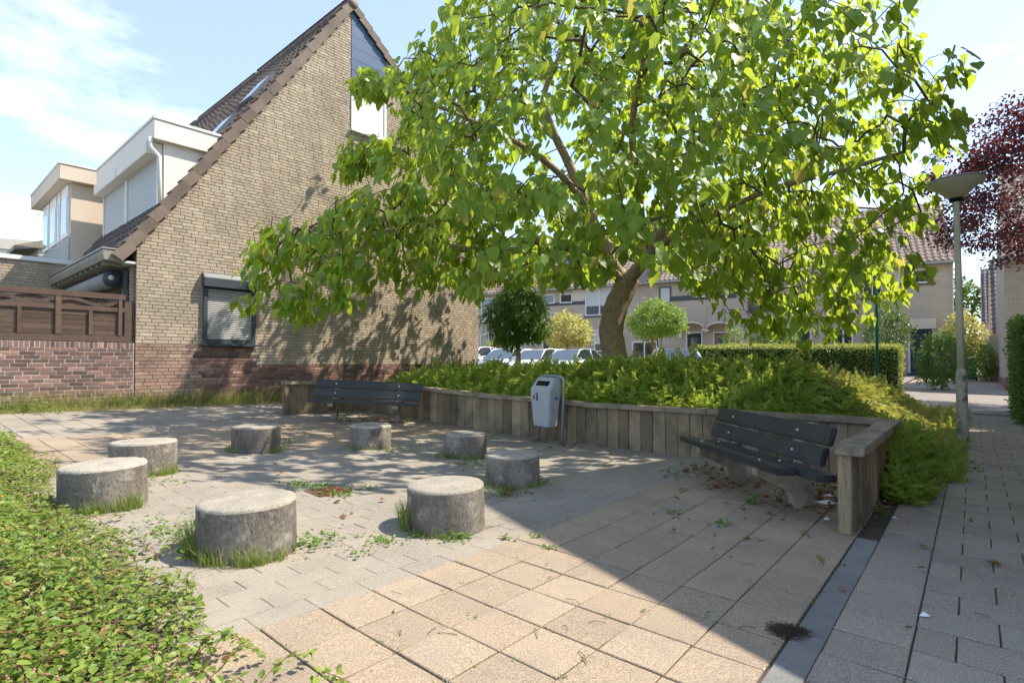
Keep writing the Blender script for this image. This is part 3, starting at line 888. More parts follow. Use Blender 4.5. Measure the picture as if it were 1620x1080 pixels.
# neighbours in the same row
for (k, y0, y1, lab) in ((0, 5.6, 10.9, 'row house with beige flat roofed dormer beyond the gable house'), (1, 11.0, 17., 'farthest house of the row with overhanging dark eaves')):
    nb = empty('row_house', HM @ Vector((0, y0, 0)), HROT, lab, 'house', 'houses in one row with the gable house')
    L = y1 - y0
    mb = MB(); mb.prism([(0, 0), (XR, 0), (XR, ZR), (XA, ZA), (0, ZE)], 'y', .01, L); mb.build('wall', MAT['far_brick'], nb)
    _ = HM; HMs = HM; HM = HM @ Matrix.Translation((0, y0, 0))
    roof_side(nb, -.28, ZE - .28 * SL, XA, ZA, 0, L, MAT['roof_tile'], 0); roof_side(nb, XR, ZR, XA, ZA, 0, L, MAT['roof_tile'], 0)
    HM = HMs
    if k == 0:
        z0, z1 = 3.3, 6.0
        mb = MB(); mb.prism([(-.08, z0), (-.08, z1 - .4), (2.2, z1 - .4), (2.2, 5.5), (.0, z0 - .3)], 'y', .03, 4.0); do = mb.build('dormer', MAT['tan_panel'], nb)
        mb = MB(); mb.box(-.36, 2.3, -.16, 4.2, z1 - .4, z1); mb.build('dormer_fascia', MAT['tan_panel'], do, .01)
        mb = MB(); mb.box(-.38, 2.32, -.18, 4.22, z1 + .003, z1 + .05); mb.build('roof_edge', MAT['white_paint'], do)
        mb = MB(); mb.box(-.11, -.082, .06, 3.97, z0 + .0, z0 + .85); mb.build('spandrel', MAT['grey_panel'], do)
        for (a, b) in ((.15, 1.0), (1.2, 1.5), (1.7, 2.6), (2.8, 3.7)):
            mb = MB(); mb.box(-.13, -.082, a, b, z0 + .9, z1 - .42); w_ = mb.build('window', MAT['white_paint'], do)
            mb = MB(); mb.box(-.138, -.131, a + .09, b - .09, z0 + 1.0, z1 - .75); mb.build('pane', MAT['glass_blue'], w_)
    else:
        mb = MB(); mb.prism([(-.05, 2.0), (-.05, 4.6), (1.2, 4.9), (1.2, 2.0)], 'y', -.4, L); fo = mb.build('front_wall', MAT['white_paint'], nb)
        mb = MB(); mb.prism([(-.65, 4.42), (-.65, 4.55), (1.3, 5.3), (1.3, 4.9), (0, 4.55)], 'y', -.5, L); mb.build('eaves', MAT['gutter_wood'], fo)
        for i in range(4):
            mb = MB(); mb.box(-.075, -.052, -.3 + i * 1.2, .6 + i * 1.2, 2.3, 4.3); mb.build('window', MAT['glass'], fo)
# flat roofed brick annex
an = empty('brick_annex', HM @ Vector((0, 5.35, 0)), HROT, 'low flat roofed yellow brick annex behind the wooden fence', 'annex')
AZ = 3.42
mb = MB(); mb.box(-6.5, -.01, .009, 3., -.3, AZ); aw_ = mb.build('wall', MAT['mortar_dark'], an)
rows = [(i * BH + .05, -4.5, -.02, [0, .114, .05, .16][i % 4]) for i in range(14, int(AZ / BH))]
lay_bricks(aw_, HM @ Matrix.Translation((0, 5.35, 0)), rows, BL, BH, .01, .011, lambda x, z: 'brick_yellow', 200)
mb = MB(); mb.box(-6.6, .0, -.06, 3.05, AZ - .05, AZ + .06); mb.build('roof_edge', MAT['white_paint'], an, .005)
# white building at the far left
P = at_y(20, 398, 42.)
wb = empty('white_building', (P.x, P.y, float(G(P.x, P.y))), R(30), 'white flat roofed building far behind the annex', 'building')
mb = MB(); hh = P.z - wb.location.z
mb.box(-9, 7, -.2, 8, 0, hh + .1); wbo = mb.build('wall', MAT['white_paint'], wb)
mb = MB(); mb.box(-9.1, 7.1, -.4, 8, hh + .103, hh + .9); mb.build('parapet', MAT['stone_white'], wb)
for i in range(5):
    mb = MB(); mb.box(-7 + i * 2.6, -5.2 + i * 2.6, -.25, -.203, hh - 2.6, hh - .5); mb.build('window', MAT['glass'], wb)

# ================================================================== GARDEN WALL, FENCE
gdn = empty('garden_wall', HM @ Vector((-.02, 0, 0)), HROT, 'low red brick garden wall with white joints under the fence', 'wall')
GM = HM @ Matrix.Translation((-.02, 0, 0))
ZW = hl(150, 541)[1]
GL = 3.4
mb = MB(); mb.box(-GL, 0, .008, .2, -.35, ZW - .005); gwo = mb.build('wall_core', MAT['mortar_white'], gdn)
zs = ZW - .108
rows = [(zs - BH * (i + .5), -GL, -.003, [0, .114, .06, .17][i % 4]) for i in range(int((zs + .2) / BH))]
lay_bricks(gwo, GM, rows, BL, BH, .014, .0155, lambda x, z: 'brick_red', 260)
v, f = brick_tpl(.0705 - .015, .098); me = np_mesh('brick', v, f); me.materials.append(MAT['brick_red'])
for i in range(int(GL / .0705)):
    inst('brick', me, gwo, Matrix.Translation((-.04 - i * .0705, random.gauss(0, .0015), ZW - .055)))
fen = empty('wooden_fence', HM @ Vector((-.02, 0, ZW)), HROT, 'dark brown wooden fence with curved lattice top on the red garden wall', 'fence')
FH = hl(150, 462)[1] - ZW
FM = HM @ Matrix.Translation((-.02, 0, ZW)); FI = FM.inverted()
def fx(px): return hl(px, 500)[0] + .02
e1 = fx(200)
mb = MB(); mb.box(fx(198), fx(212), .05, .13, .012, FH * .86); mb.build('post', MAT['fence_frame'], fen, .004)
mb = MB(); mb.box(-GL, e1, .04, .12, .012, .13); mb.build('rail', MAT['fence_frame'], fen, .004)
mb = MB(); mb.box(-GL, e1, .04, .12, FH - .11, FH); mb.build('rail', MAT['fence_frame'], fen, .006)
mb = MB(); mb.box(-GL, e1, .045, .115, FH * .63, FH * .63 + .085); mb.build('rail', MAT['fence_frame'], fen, .004)
posts = [(fx(88), fx(98)), (fx(188), fx(194)), (fx(88) - 1.05, fx(88) - .97)]
for (p0, p1) in posts:
    mb = MB(); mb.box(p0, p1, .03, .13, .132, FH - .112); mb.build('post', MAT['fence_frame'], fen, .004)
spans = [(posts[2][1], posts[0][0]), (posts[0][1], posts[1][0]), (-GL, posts[2][0])]
for (s0, s1) in spans:
    m = (s0 + s1) / 2
    mb = MB(); mb.box(m - .03, m + .03, .035, .11, .132, FH * .63 - .002); mb.build('stile', MAT['fence_frame'], fen, .004)
    n = 5; hh = (FH * .63 - .135) / n
    for i in range(n):
        for (q0, q1) in ((s0, m - .031), (m + .031, s1)):
            mb = MB(); mb.box(q0 + .002, q1 - .002, .07 + random.gauss(0, .002), .095, .134 + i * hh, .134 + (i + 1) * hh - .006); mb.build('plank', MAT['fence_wood'], fen, .003)
    z0, z1 = FH * .63 + .09, FH - .115
    for (ph, dy) in ((0, .062), (math.pi, .088)):
        mb = MB(); pts = []
        for i in range(25):
            t = i / 24; pts.append(Vector((s0 + (s1 - s0) * t, dy + .0, (z0 + z1) / 2 + (z1 - z0 - .05) / 2 * math.sin(ph + t * 2 * math.pi + .6))))
        for i in range(24): mb.bar(pts[i], pts[i + 1] + (pts[i + 1] - pts[i]) * .05, .024, .062)
        mb.build('lattice_strip', MAT['fence_wood'], fen)

# opposite house, outside the picture: its gable shades the footpath
OY = R(40); ON = 6.2
ap = Vector((-.30, 5.25, 0)) + Vector((SDIR.x, SDIR.y, 0)) * (10.35 / SDIR.z)
oh = empty('opposite_house', (0, 0, 0), 0, 'brick gable house across the footpath that throws the broad shadow', 'house')
ud = Vector((UX, UY, 0)); vd = Vector((UY, -UX, 0))
o0 = ap - ud * XA
oh.location = (o0.x, o0.y, 0); oh.rotation_euler = (0, 0, R(90) - OY)
mb = MB(); mb.prism([(XA - ON, 0), (XR, 0), (XR, ZR), (XA, ZA), (XA - ON, ZA - 1.35 * ON)], 'y', -11, -.02); mb.build('wall', MAT['far_brick'], oh)
mb = MB()
for (x0, z0, x1, z1) in ((XA - ON - .2, ZA - 1.35 * (ON + .2), XA, ZA), (XR + .2, ZR - .17, XA, ZA)):
    d = Vector((x1 - x0, 0, z1 - z0)); n = Vector((-d.z, 0, d.x)).normalized()
    if n.z < 0: n = -n
    mb.obox(Vector(((x0 + x1) / 2, -5.45, (z0 + z1) / 2)) + n * .12, d / 2, (0, 5.6, 0), n * .08)
    k = int(d.length / .335)
    for i in range(k):
        c = Vector((x0, .12, z0)) + d * ((i + .5) / k)
        mb.obox(c + n * .16, d / k * .5, (0, .06, 0), (n * .05 + d.normalized() * .0))
mb.build('roof', MAT['roof_tile'], oh)
# ================================================================== STOOLS
SD = [((392, 868), .57, .315, 'largest looking concrete stool at the front with tall grass at its foot'),
      ((706, 831), .57, .315, 'concrete stool nearest the tan paving with a dark grass tuft on its left'),
      ((811, 763), .555, .30, 'shaded concrete stool nearest the litter bin and the timber wall'),
      ((736, 721), .55, .30, 'concrete stool between the litter bin and the stool at the front right'),
      ((586, 706), .55, .30, 'concrete stool standing in front of the black bench by the house'),
      ((405, 712), .56, .31, 'concrete stool at the back left, nearest the shuttered window'),
      ((227, 745), .57, .30, 'wide concrete stool at the left, behind the one touched by the shrub'),
      ((165, 796), .57, .31, 'concrete stool at the far left partly overgrown by the low shrub')]
STOOLS = []
for i, (p, d, h, lab) in enumerate(SD):
    b = gp(*p); STOOLS.append((b, d / 2, h))
    t = empty('concrete_stool', b, random.uniform(0, 6), lab, 'stool', 'round concrete stools in a ring')
    t.rotation_euler = (random.gauss(0, .012), random.gauss(0, .012), random.uniform(0, 6))
    r = d / 2; n = 48
    prof = [(r * 1.01, -.06), (r * 1.005, .0), (r, h * .5), (r * .995, h - .022)]
    mb = MB(); mb.lathe(prof, n, capb=False, capt=False)
    mb.v = [(x * (1 + .006 * math.sin(9 * math.atan2(y, x) + i) + random.gauss(0, .0025)), y * (1 + .006 * math.sin(7 * math.atan2(y, x) + 2 * i)), z) for x, y, z in mb.v]
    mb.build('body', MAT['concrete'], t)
    mb = MB(); rr = r * .996
    mb.lathe([(rr, h - .023), (rr - .004, h - .008), (rr - .014, h - .001), (rr - .05, h + .002), (rr * .5, h + .003), (.01, h + .003)], n, capb=False)
    mb.v = [(x * (1 + random.gauss(0, .004)), y * (1 + random.gauss(0, .004)), z + random.gauss(0, .0018)) for x, y, z in mb.v]
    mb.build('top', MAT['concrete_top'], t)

# drain grate
p = gp(517, 777)
dg = empty('drain_grate', p + Vector((0, 0, .004)), R(90) - YAW, 'small rusty drain grate in the middle of the stool ring', 'drain')
mb = MB(); s = .15
for (x0, x1, y0, y1) in ((-s, s, -s, -s + .025), (-s, s, s - .025, s), (-s, -s + .025, -s + .025, s - .025), (s - .025, s, -s + .025, s - .025)): mb.box(x0, x1, y0, y1, -.02, .006)
mb.build('frame', MAT['rust'], dg)
for i in range(7):
    mb = MB(); x = -s + .045 + i * .035; mb.box(x, x + .018, -s + .026, s - .026, -.02, .004); mb.build('bar', MAT['rust'], dg)
mb = MB(); mb.box(-s + .026, s - .026, -s + .026, s - .026, -.03, -.021); mb.build('pit', MAT['black'], dg)

# ================================================================== BENCHES
def make_bench(name, P, Q, label, slip, tilt=0.):
    """P, Q: ground points of the two legs, P on the sitter's right; facing is to the left of P->Q seen from above"""
    c = (P + Q) / 2; d = (Q - P); ang = math.atan2(d.y, d.x)
    t = empty(name, c, ang, label, 'bench', 'black plank benches on concrete legs')
    t.rotation_euler = (tilt, -math.atan2(d.z, math.hypot(d.x, d.y)), ang)
    hw = math.hypot(d.x, d.y) / 2
    # side view (y, z), front is -y
    leg = [(.02, -.08), (.02, .0), (-.02, .13), (-.33, .27), (-.33, .345), (-.05, .345), (.06, .365), (.16, .73), (.215, .73), (.14, .36), (.19, .12), (.19, -.08)]
    for sx in (-hw, hw):
        mb = MB(); mb.prism(leg, 'x', sx - .05, sx + .05); lo = mb.build('leg', MAT['concrete_leg'], t, .006)
        mb = MB(); mb.obox((sx, .085, .475), (.051, 0, 0), (0, .052 * .27, .052 * .96 * 1.9), (0, -.012, .0032)); mb.build('aggregate_face', MAT['aggregate'], lo)
    L = .98
    for (y, z, off) in ((-.285, .375, 0.), (-.10, .37, slip)):
        mb = MB(); mb.box(-L + off, L + off, y - .085, y + .085, z - .03, z + .025); pl = mb.build('seat_plank', MAT['bench_black'], t, .012)
        for sx in (-hw, hw):
            mb = MB(); mb.lathe([(.013, 0), (.013, .004), (.006, .008)], 10, (sx, y, z + .0255)); mb.build('bolt', MAT['bolt'], pl)
    back = Vector((0, .27, .963)); nb = Vector((0, -.963, .27))
    for (s, off) in ((.48, .0), (.655, .03)):
        o = Vector((0, .055, .36)) + back * (s - .36) + nb * .055
        mb = MB(); mb.obox(o + Vector((off, 0, 0)), (L, 0, 0), back * .078, nb * .024); pl = mb.build('back_plank', MAT['bench_black'], t, .012)
        for sx in (-hw, hw):
            mb = MB(); mb.obox(o + Vector((sx, 0, 0)) + nb * .027, (.011, 0, 0), back * .011, nb * .004); mb.build('bolt', MAT['bolt'], pl)
    return t
b1l, b1r, b2l, b2r = gp(528, 664), gp(628, 668), gp(1150, 757), gp(1250, 801)
make_bench('park_bench', b1l, b1r, 'black plank bench in tree shade near the brick gable', 0.)
make_bench('park_bench', b2l, b2r, 'black plank bench in the corner beside the timber end post', .22, R(-1.5))

# ================================================================== LITTER BIN
pl_, pr_ = gp(843, 697), gp(886, 704)
c = (pl_ + pr_) / 2; d = pr_ - pl_
lb = empty('litter_bin', c, math.atan2(d.y, d.x), 'grey litter bin on a tube frame in front of the timber wall', 'litter bin')
lb.rotation_euler = (R(-1.5), R(1.2), math.atan2(d.y, d.x))
w2 = .215
mb = MB(); pts = [(-w2 - .03, .09, -.05), (-w2 - .03, .09, .9)]
for i in range(9):
    a = math.pi - math.pi * i / 8; pts.append((math.cos(a) * .10 + (-w2 + .07 if i < 4.5 else w2 - .07), .09, .93 + math.sin(a) * .10))
pts += [(w2 + .03, .09, .9), (w2 + .03, .09, -.05)]
mb.tube(pts, .024, 10); mb.build('tube_frame', MAT['galv'], lb)
# body: tapered shell, slanted hood with the opening
mb = MB()
bot, top = [(-.165, -.13, .27), (.165, -.13, .27), (.165, .06, .27), (-.165, .06, .27)], [(-.215, -.175, .82), (.215, -.175, .82), (.215, .065, .82), (-.215, .065, .82)]
mid = [(-.16, -.125, .255), (.16, -.125, .255), (.16, .055, .255), (-.16, .055, .255)]
hood = [(-.185, -.045, 1.005), (.185, -.045, 1.005), (.195, .06, 1.005), (-.195, .06, 1.005)]
v = mid + bot + top + hood
f = [(3, 2, 1, 0)]
for k in range(3):
    for i in range(4): f.append((k * 4 + i, k * 4 + (i + 1) % 4, k * 4 + 4 + (i + 1) % 4, k * 4 + 4 + i))
f.append((12, 13, 14, 15))
mb.add(v, f); bod = mb.build('body', MAT['bin_grey'], lb, .022)
e1v = Vector((0, .13, .185)).normalized(); nv = Vector((0, -.185, .13)).normalized()
oc = Vector((0, -.175 + .065, .82 + .0925))
mb = MB(); mb.obox(oc + nv * -.004, (.135, 0, 0), e1v * .052, nv * .012); mb.build('opening', MAT['black'], lb, .01)
mb = MB(); mb.box(-.197, .197, -.165, -.155, .285, .29); 
mb = MB(); mb.lathe([(.028, 0), (.028, .012), (.012, .02)], 14); mb.v = [(.203 + z, x * .8 - .03, .70 + y) for x, y, z in mb.v]; mb.build('lock', MAT['blue'], lb)
# printed pictogram of a figure dropping litter in a bin
fn = Vector((0, -.997, -.082)).normalized(); fu = Vector((0, -.082, .997)).normalized()
fo = Vector((-.095, -.1665, .70)) + fn * .0035
mb = MB()
def flat(poly, cx=0., cy=0., sc=1.):
    pts = [fo + Vector((1, 0, 0)) * ((x + cx) * sc) + fu * ((y + cy) * sc) for x, y in poly]
    k = len(pts); mb.add([p for p in pts] + [p - fn * .002 for p in pts], [tuple(range(k)), tuple(range(2 * k - 1, k - 1, -1))] + [(i, (i + 1) % k, k + (i + 1) % k, k + i) for i in range(k)])
flat([(.030 + .011 * math.cos(a * .628), .062 + .012 * math.sin(a * .628)) for a in range(10)])
flat([(.018, .047), (.040, .047), (.046, .008), (.036, .006), (.020, .006)])
flat([(.018, .046), (.016, .036), (-.014, .052), (-.012, .058)])
flat([(.021, .007), (.031, .007), (.026, -.052), (.014, -.052)])
flat([(.032, .007), (.042, .007), (.052, -.052), (.040, -.052)])
flat([(-.050, .022), (-.020, .022), (-.026, -.042), (-.044, -.042)])
flat([(-.052, .027), (-.018, .027), (-.018, .024), (-.052, .024)])
mb.build('pictogram', MAT['black'], bod)

# ================================================================== STREET LAMPS
def street_lamp(base, h, head_r, label, top_dx=0., group='street lamps with bowl heads'):
    t = empty('street_lamp', base, 0, label, 'street lamp', group)
    t.rotation_euler = (0, math.atan2(top_dx, h), 0)
    mb = MB(); mb.lathe([(.075, -.1), (.074, .03), (.071, .35), (.069, 1.05), (.060, 1.12), (.050, 1.15)], 20); mb.build('base_sleeve', MAT['lamp_pole_low'], t)
    mb = MB(); mb.lathe([(.049, 1.12), (.045, 2.2), (.038, h - .30), (.036, h - .25)], 18); mb.build('pole', MAT['lamp_pole'], t)
    mb = MB(); mb.lathe([(.06, h - .30), (.085, h - .285), (.09, h - .25), (.088, h - .245)], 22); mb.build('collar', MAT['black'], t)
    mb = MB(); mb.lathe([(.089, h - .25), (head_r * .62, h - .12), (head_r * .985, h - .015), (head_r * .99, h - .003)], 40, capt=False); mb.build('bowl', MAT['lamp_bowl'], t)
    mb = MB(); mb.lathe([(head_r, h - .004), (head_r * 1.005, h + .012), (head_r * .9, h + .035), (head_r * .4, h + .06), (.01, h + .065)], 40); mb.build('lid', MAT['galv'], t)
    return t
lpb = gp(1524, 705)
hz = at_y(1513, 288, lpb.y).z - lpb.z
street_lamp(lpb, hz, .365, 'beige street lamp with shallow bowl head beside the footpath', at_y(1512, 290, lpb.y).x - lpb.x)
q = at_y(1528, 560, 35.); q.z = float(G(q.x, q.y))
street_lamp(q, 4., .34, 'small distant street lamp in the alley between the houses')

# teal post
q = at_y(1388, 590, 13.5); q.z = float(G(q.x, q.y))
tp = empty('sign_post', q, 0, 'thin teal metal post rising from the golden shrubs', 'post')
mb = MB(); mb.lathe([(.05, 0), (.05, .72), (.045, .80), (.034, .84)], 12); mb.build('base_sleeve', MAT['teal_pole'], tp)
mb = MB(); mb.lathe([(.033, .8), (.031, 4.1)], 12); mb.build('pole', MAT['teal_pole'], tp)

# ================================================================== FAR ROW OF HOUSES
FA = R(-29)
FO = at_y(1510, 540, 30.); FO.z = float(G(FO.x, FO.y))
FMX = Matrix.Translation(FO) @ Matrix.Rotation(FA, 4, 'Z'); FINV = FMX.inverted(); FNW = FMX.to_3x3() @ Vector((0, -1, 0))
def fl(px, py):
    p = FINV @ onplane(px, py, FO, FNW); return p.x, p.z
ZG = fl(1505, 413)[1]
bounds = [0., fl(1290, 500)[0], fl(1118, 500)[0], fl(985, 500)[0], fl(840, 500)[0], fl(700, 500)[0]]
flabs = ['end house of the far row with white box over a dark blue door', 'far row house behind the hedge with red framed upper window',
         'far row house with two arched white door canopies', 'far row house with wide white upper window behind the tree trunk',
         'far row house beside the gable house, behind the ball shaped tree']
def fbox(parent, name, mat, px0, py0, px1, py1, d0, d1, bev=0.):
    x0, z1 = fl(px0, py0); x1, z0 = fl(px1, py1)
    mb = MB(); mb.box(min(x0, x1), max(x0, x1), d0, d1, min(z0, z1), max(z0, z1)); return mb.build(name, MAT[mat], parent, bev)
def fwin(parent, px0, py0, px1, py1, frame='white_paint', pane='glass', sash=0, name='window', curtain=False):
    x0, z1 = fl(px0, py0); x1, z0 = fl(px1, py1)
    t = .09; mb = MB()
    xs = [x0 + (x1 - x0) * i / (sash + 1) for i in range(sash + 2)]
    mb.box(x0, x1, -.06, .02, z0, z0 + t); mb.box(x0, x1, -.06, .02, z1 - t, z1)
    for i, x in enumerate(xs):
        o = -t / 2 if 0 < i < len(xs) - 1 else (0 if i == 0 else -t)
        mb.box(x + o, x + o + t, -.058, .02, z0 + t, z1 - t)
    w = mb.build(name, MAT[frame], parent)
    for i in range(sash + 1):
        mb = MB(); mb.box(xs[i] + .05, xs[i + 1] - .05, -.02, .01, z0 + t, z1 - t); mb.build('pane', MAT[pane], w)
    if curtain:
        mb = MB(); mb.box(x0 + t, x1 - t, -.024, -.0205, z0 + (z1 - z0) * .35, z1 - t); mb.build('curtain', MAT['curtain'], w)
    mb = MB(); mb.box(x0 - .06, x1 + .06, -.10, .01, z0 - .09, z0 - .004); mb.build('sill', MAT['anthracite'], w)
    return w
FH_ = []
RS = 6.2          # depth of roof slope
for i in range(5):
    x1, x0 = bounds[i], bounds[i + 1]
    h = empty('terraced_house', FO, FA, flabs[i], 'house', 'far row of terraced houses'); FH_.append(h)
    mb = MB(); mb.box(x0 + .01, x1, 0, 9, -.5, ZG - .02); mb.build('wall', MAT['far_brick'], h)
    # roof as rows of wavy pantiles
    rise = 4.4; L = math.hypot(5., rise); ny = int(L / .34); nxs = int((x1 - x0) / .075)
    X = np.linspace(x0 - (.0 if i < 4 else .3), x1 + (.15 if i == 0 else 0), nxs + 1)
    V, F = [], []
    for r in range(ny):
        for e in (0, 1):
            t = (r + e * 1.0) / ny
            z = ZG + .02 + rise * t + .03 * (1 - e) + .035 * np.sin(X * 2 * math.pi / .30)
            y = -.45 + 5. * t + np.zeros_like(X)
            V.append(np.stack([X, y, z], 1))
    V = np.concatenate(V); m = nxs + 1
    for r in range(2 * ny - 1):
        k = np.arange(nxs) + r * m; F.append(np.stack([k, k + 1, k + m + 1, k + m], 1))
    me = np_mesh('roof', V, np.concatenate(F)); ro_ = link('roof', me, h, [MAT['roof_red']])
    mb = MB(); mb.prism([(4.5, ZG + rise - .02), (9.4, ZG), (4.5, ZG)], 'x', x0, x1); mb.build('rear_roof', MAT['roof_red'], ro_)
    if i == 0:
        mb = MB(); mb.prism([(0, ZG - .01), (4.55, ZG + rise), (9, ZG)], 'x', -.12, .0); mb.build('gable_top', MAT['far_brick'], h)
    mb = MB(); mb.box(x0, x1 + (.1 if i == 0 else 0), -.52, -.36, ZG - .14, ZG + .01); mb.build('gutter', MAT['zinc'], h)
    mb = MB(); mb.box(x0, x1, -.36, 0, ZG - .12, ZG - .06); mb.build('soffit', MAT['gutter_wood'], h)
A_, B_, C_, D_, E_ = FH_
# end house
fbox(A_, 'downpipe', 'white_paint', 1506, 414, 1509.5, 583, -.16, -.06)
fbox(A_, 'band', 'anthracite', 1397, 449, 1437, 451, -.03, .01)
fwin(A_, 1436, 505, 1478, 590, 'white_paint', 'glass', name='door_frame')
dd_ = fbox(A_, 'door', 'door_blue', 1440, 524, 1476, 590, -.07, -.021)
fbox(dd_, 'door_glass', 'glass', 1445, 530, 1471, 560, -.078, -.0705); fbox(dd_, 'letter_slot', 'white_paint', 1451, 568, 1463, 571, -.078, -.071)
fbox(A_, 'roller_box', 'stone_white', 1434, 505, 1480, 520, -.32, -.062, .02)
fwin(A_, 1436, 427, 1478, 447, 'white_paint'); fwin(A_, 1363, 431, 1396, 470, 'white_paint', sash=1)
fwin(A_, 1318, 518, 1350, 548, 'white_paint', sash=1)
fbox(A_, 'panel', 'stone_white', 1397, 421, 1434, 448, -.02, .01)
# middle houses
fwin(B_, 1183, 448, 1226, 490, 'red_frame', 'glass_blue', sash=1, curtain=True); fwin(B_, 1205, 520, 1255, 552, 'white_paint', sash=1)
fwin(B_, 1262, 505, 1284, 575, 'white_paint', name='door_frame'); fbox(B_, 'door', 'door_dark', 1265, 526, 1281, 575, -.07, -.061)
for (x0, x1, dm_) in ((1080, 1114, 'door_dark'), (1123, 1158, 'door_brown')):
    xa, za = fl(x0 + 6, 525); xb, _z = fl(x1 - 3, 525)
    fwin(C_, x0 + 5, 525, x1 - 2, 577, 'white_paint', name='door_frame'); do_ = fbox(C_, 'door', dm_, x0 + 8.5, 529, x1 - 5, 577, -.075, -.061)
    fbox(do_, 'door_glass', 'glass_blue', x0 + 13, 534, x1 - 9, 556, -.08, -.0755)
    cx, cz = fl((x0 + x1) / 2, 522); rr = abs(fl(x1 + 2, 522)[0] - fl(x0 - 3, 522)[0]) / 2
    mb = MB(); pts = [(cx + rr * math.cos(a), cz + rr * .52 * math.sin(a)) for a in np.linspace(0, math.pi, 17)]
    for (p, q) in zip(pts[:-1], pts[1:]): mb.add([(p[0], -.85, p[1]), (q[0], -.85, q[1]), (q[0], .0, q[1]), (p[0], .0, p[1]), (p[0], -.85, p[1] + .1), (q[0], -.85, q[1] + .1), (q[0], .0, q[1] + .1), (p[0], .0, p[1] + .1)], BOXF)
    can = mb.build('canopy', MAT['stone_white'], C_)
    mb = MB()
    for s in (-1, 1): mb.box(cx + s * rr - .12, cx + s * rr + .12, -.85, 0, cz - .12, cz + .02)
    mb.build('bracket', MAT['stone_white'], can)
lam = fbox(C_, 'wall_lamp', 'white_paint', 1075, 526, 1079, 534, -.2, -.04)
fwin(C_, 1100, 450, 1116, 470); fwin(C_, 1128, 458, 1144, 466); fbox(C_, 'band', 'anthracite', 1062, 469, 1165, 471, -.03, .01)
fwin(C_, 1043, 454, 1062, 492, 'anthracite', 'glass_blue', curtain=True)
fwin(C_, 1000, 540, 1040, 575, 'white_paint', sash=1)
fwin(D_, 926, 457, 972, 498, 'white_paint', 'glass_blue', sash=1, curtain=True); fwin(D_, 859, 466, 878, 480); fwin(D_, 886, 465, 906, 479)
fbox(D_, 'band', 'anthracite', 862, 479.5, 926, 481, -.03, .01); fbox(D_, 'panel', 'stone_white', 906, 459, 925, 479, -.02, .01)
fwin(D_, 940, 522, 972, 556, 'white_paint', curtain=True); fwin(D_, 858, 526, 880, 560, 'white_paint', name='door_frame'); fbox(D_, 'door', 'door_blue', 861, 530, 868, 560, -.075, -.061)
fwin(E_, 762, 472, 800, 508, 'white_paint', 'glass_blue', sash=1); fwin(E_, 760, 528, 775, 562); fwin(E_, 786, 528, 826, 562, sash=1); fbox(E_, 'band', 'anthracite', 800, 484, 838, 486, -.03, .01)
def fdormer(parent, px0, px1, py0, py1):
    x0, z1 = fl(px0, py0); x1, z0 = fl(px1, py1); y0 = .9
    x0 *= 1.04; x1 *= 1.04
    mb = MB(); mb.box(x0, x1, y0, 4.4, z0, z1); d = mb.build('dormer', MAT['white_paint'], parent)
    mb = MB(); mb.box(x0 - .15, x1 + .15, y0 - .25, 4.5, z1 + .002, z1 + .28); mb.build('dormer_roof', MAT['stone_white'], d)
    n = 3
    for i in range(n):
        a = x0 + (x1 - x0) * (i + .1) / n; b = x0 + (x1 - x0) * (i + .9) / n
        mb = MB(); mb.box(a, b, y0 - .03, y0 - .002, z0 + .25, z1 - .15); mb.build('pane', MAT['glass_blue'], d)
fdormer(E_, 766, 806, 402, 446); fdormer(C_, 1036, 1082, 392, 430); fdormer(D_, 900, 946, 398, 440)

# right hand house across the street
RO_ = ABz(26.5, -.88)
rh = empty('corner_house', RO_, R(90) - YAW, 'brick house at the right edge with pale tiled roof and red plinth', 'house')
mb = MB(); zr_ = 4.95
mb.prism([(0, .4), (8.5, .4), (8.5, zr_), (4.2, zr_ + 4.2), (0, zr_)], 'y', -12, 0); mb.build('wall', MAT['far_brick'], rh)
mb = MB(); mb.box(-.03, 8.5, -12, .03, -.6, .42); mb.build('plinth', MAT['far_brick_red'], rh)
X = np.linspace(-12, .05, 160); V, F = [], []; ny = 18
for r in range(ny):
    for e in (0, 1):
        t = (r + e) / ny; z = zr_ + .05 - .3 + (4.5) * t + .03 * (1 - e) + .035 * np.sin(X * 2 * math.pi / .3)
        V.append(np.stack([-.3 + 4.5 * t + 0 * X, X, z], 1))
V = np.concatenate(V); m = len(X)
for r in range(2 * ny - 1):
    k = np.arange(m - 1) + r * m; F.append(np.stack([k, k + m, k + m + 1, k + 1], 1))
link('roof', np_mesh('roof', V, np.concatenate(F)), rh, [MAT['roof_red']])
mb = MB(); mb.box(-.38, -.26, -12, .1, zr_ - .36, zr_ - .24); mb.build('gutter', MAT['zinc'], rh)
for i in range(3):
    mb = MB(); mb.box(-.06, .001, -4.5 - i * 3, -2.5 - i * 3, 1.0, 2.4); w_ = mb.build('window', MAT['white_paint'], rh)
    mb = MB(); mb.box(-.07, -.061, -4.4 - i * 3, -2.6 - i * 3, 1.1, 2.3); mb.build('pane', MAT['glass'], w_)
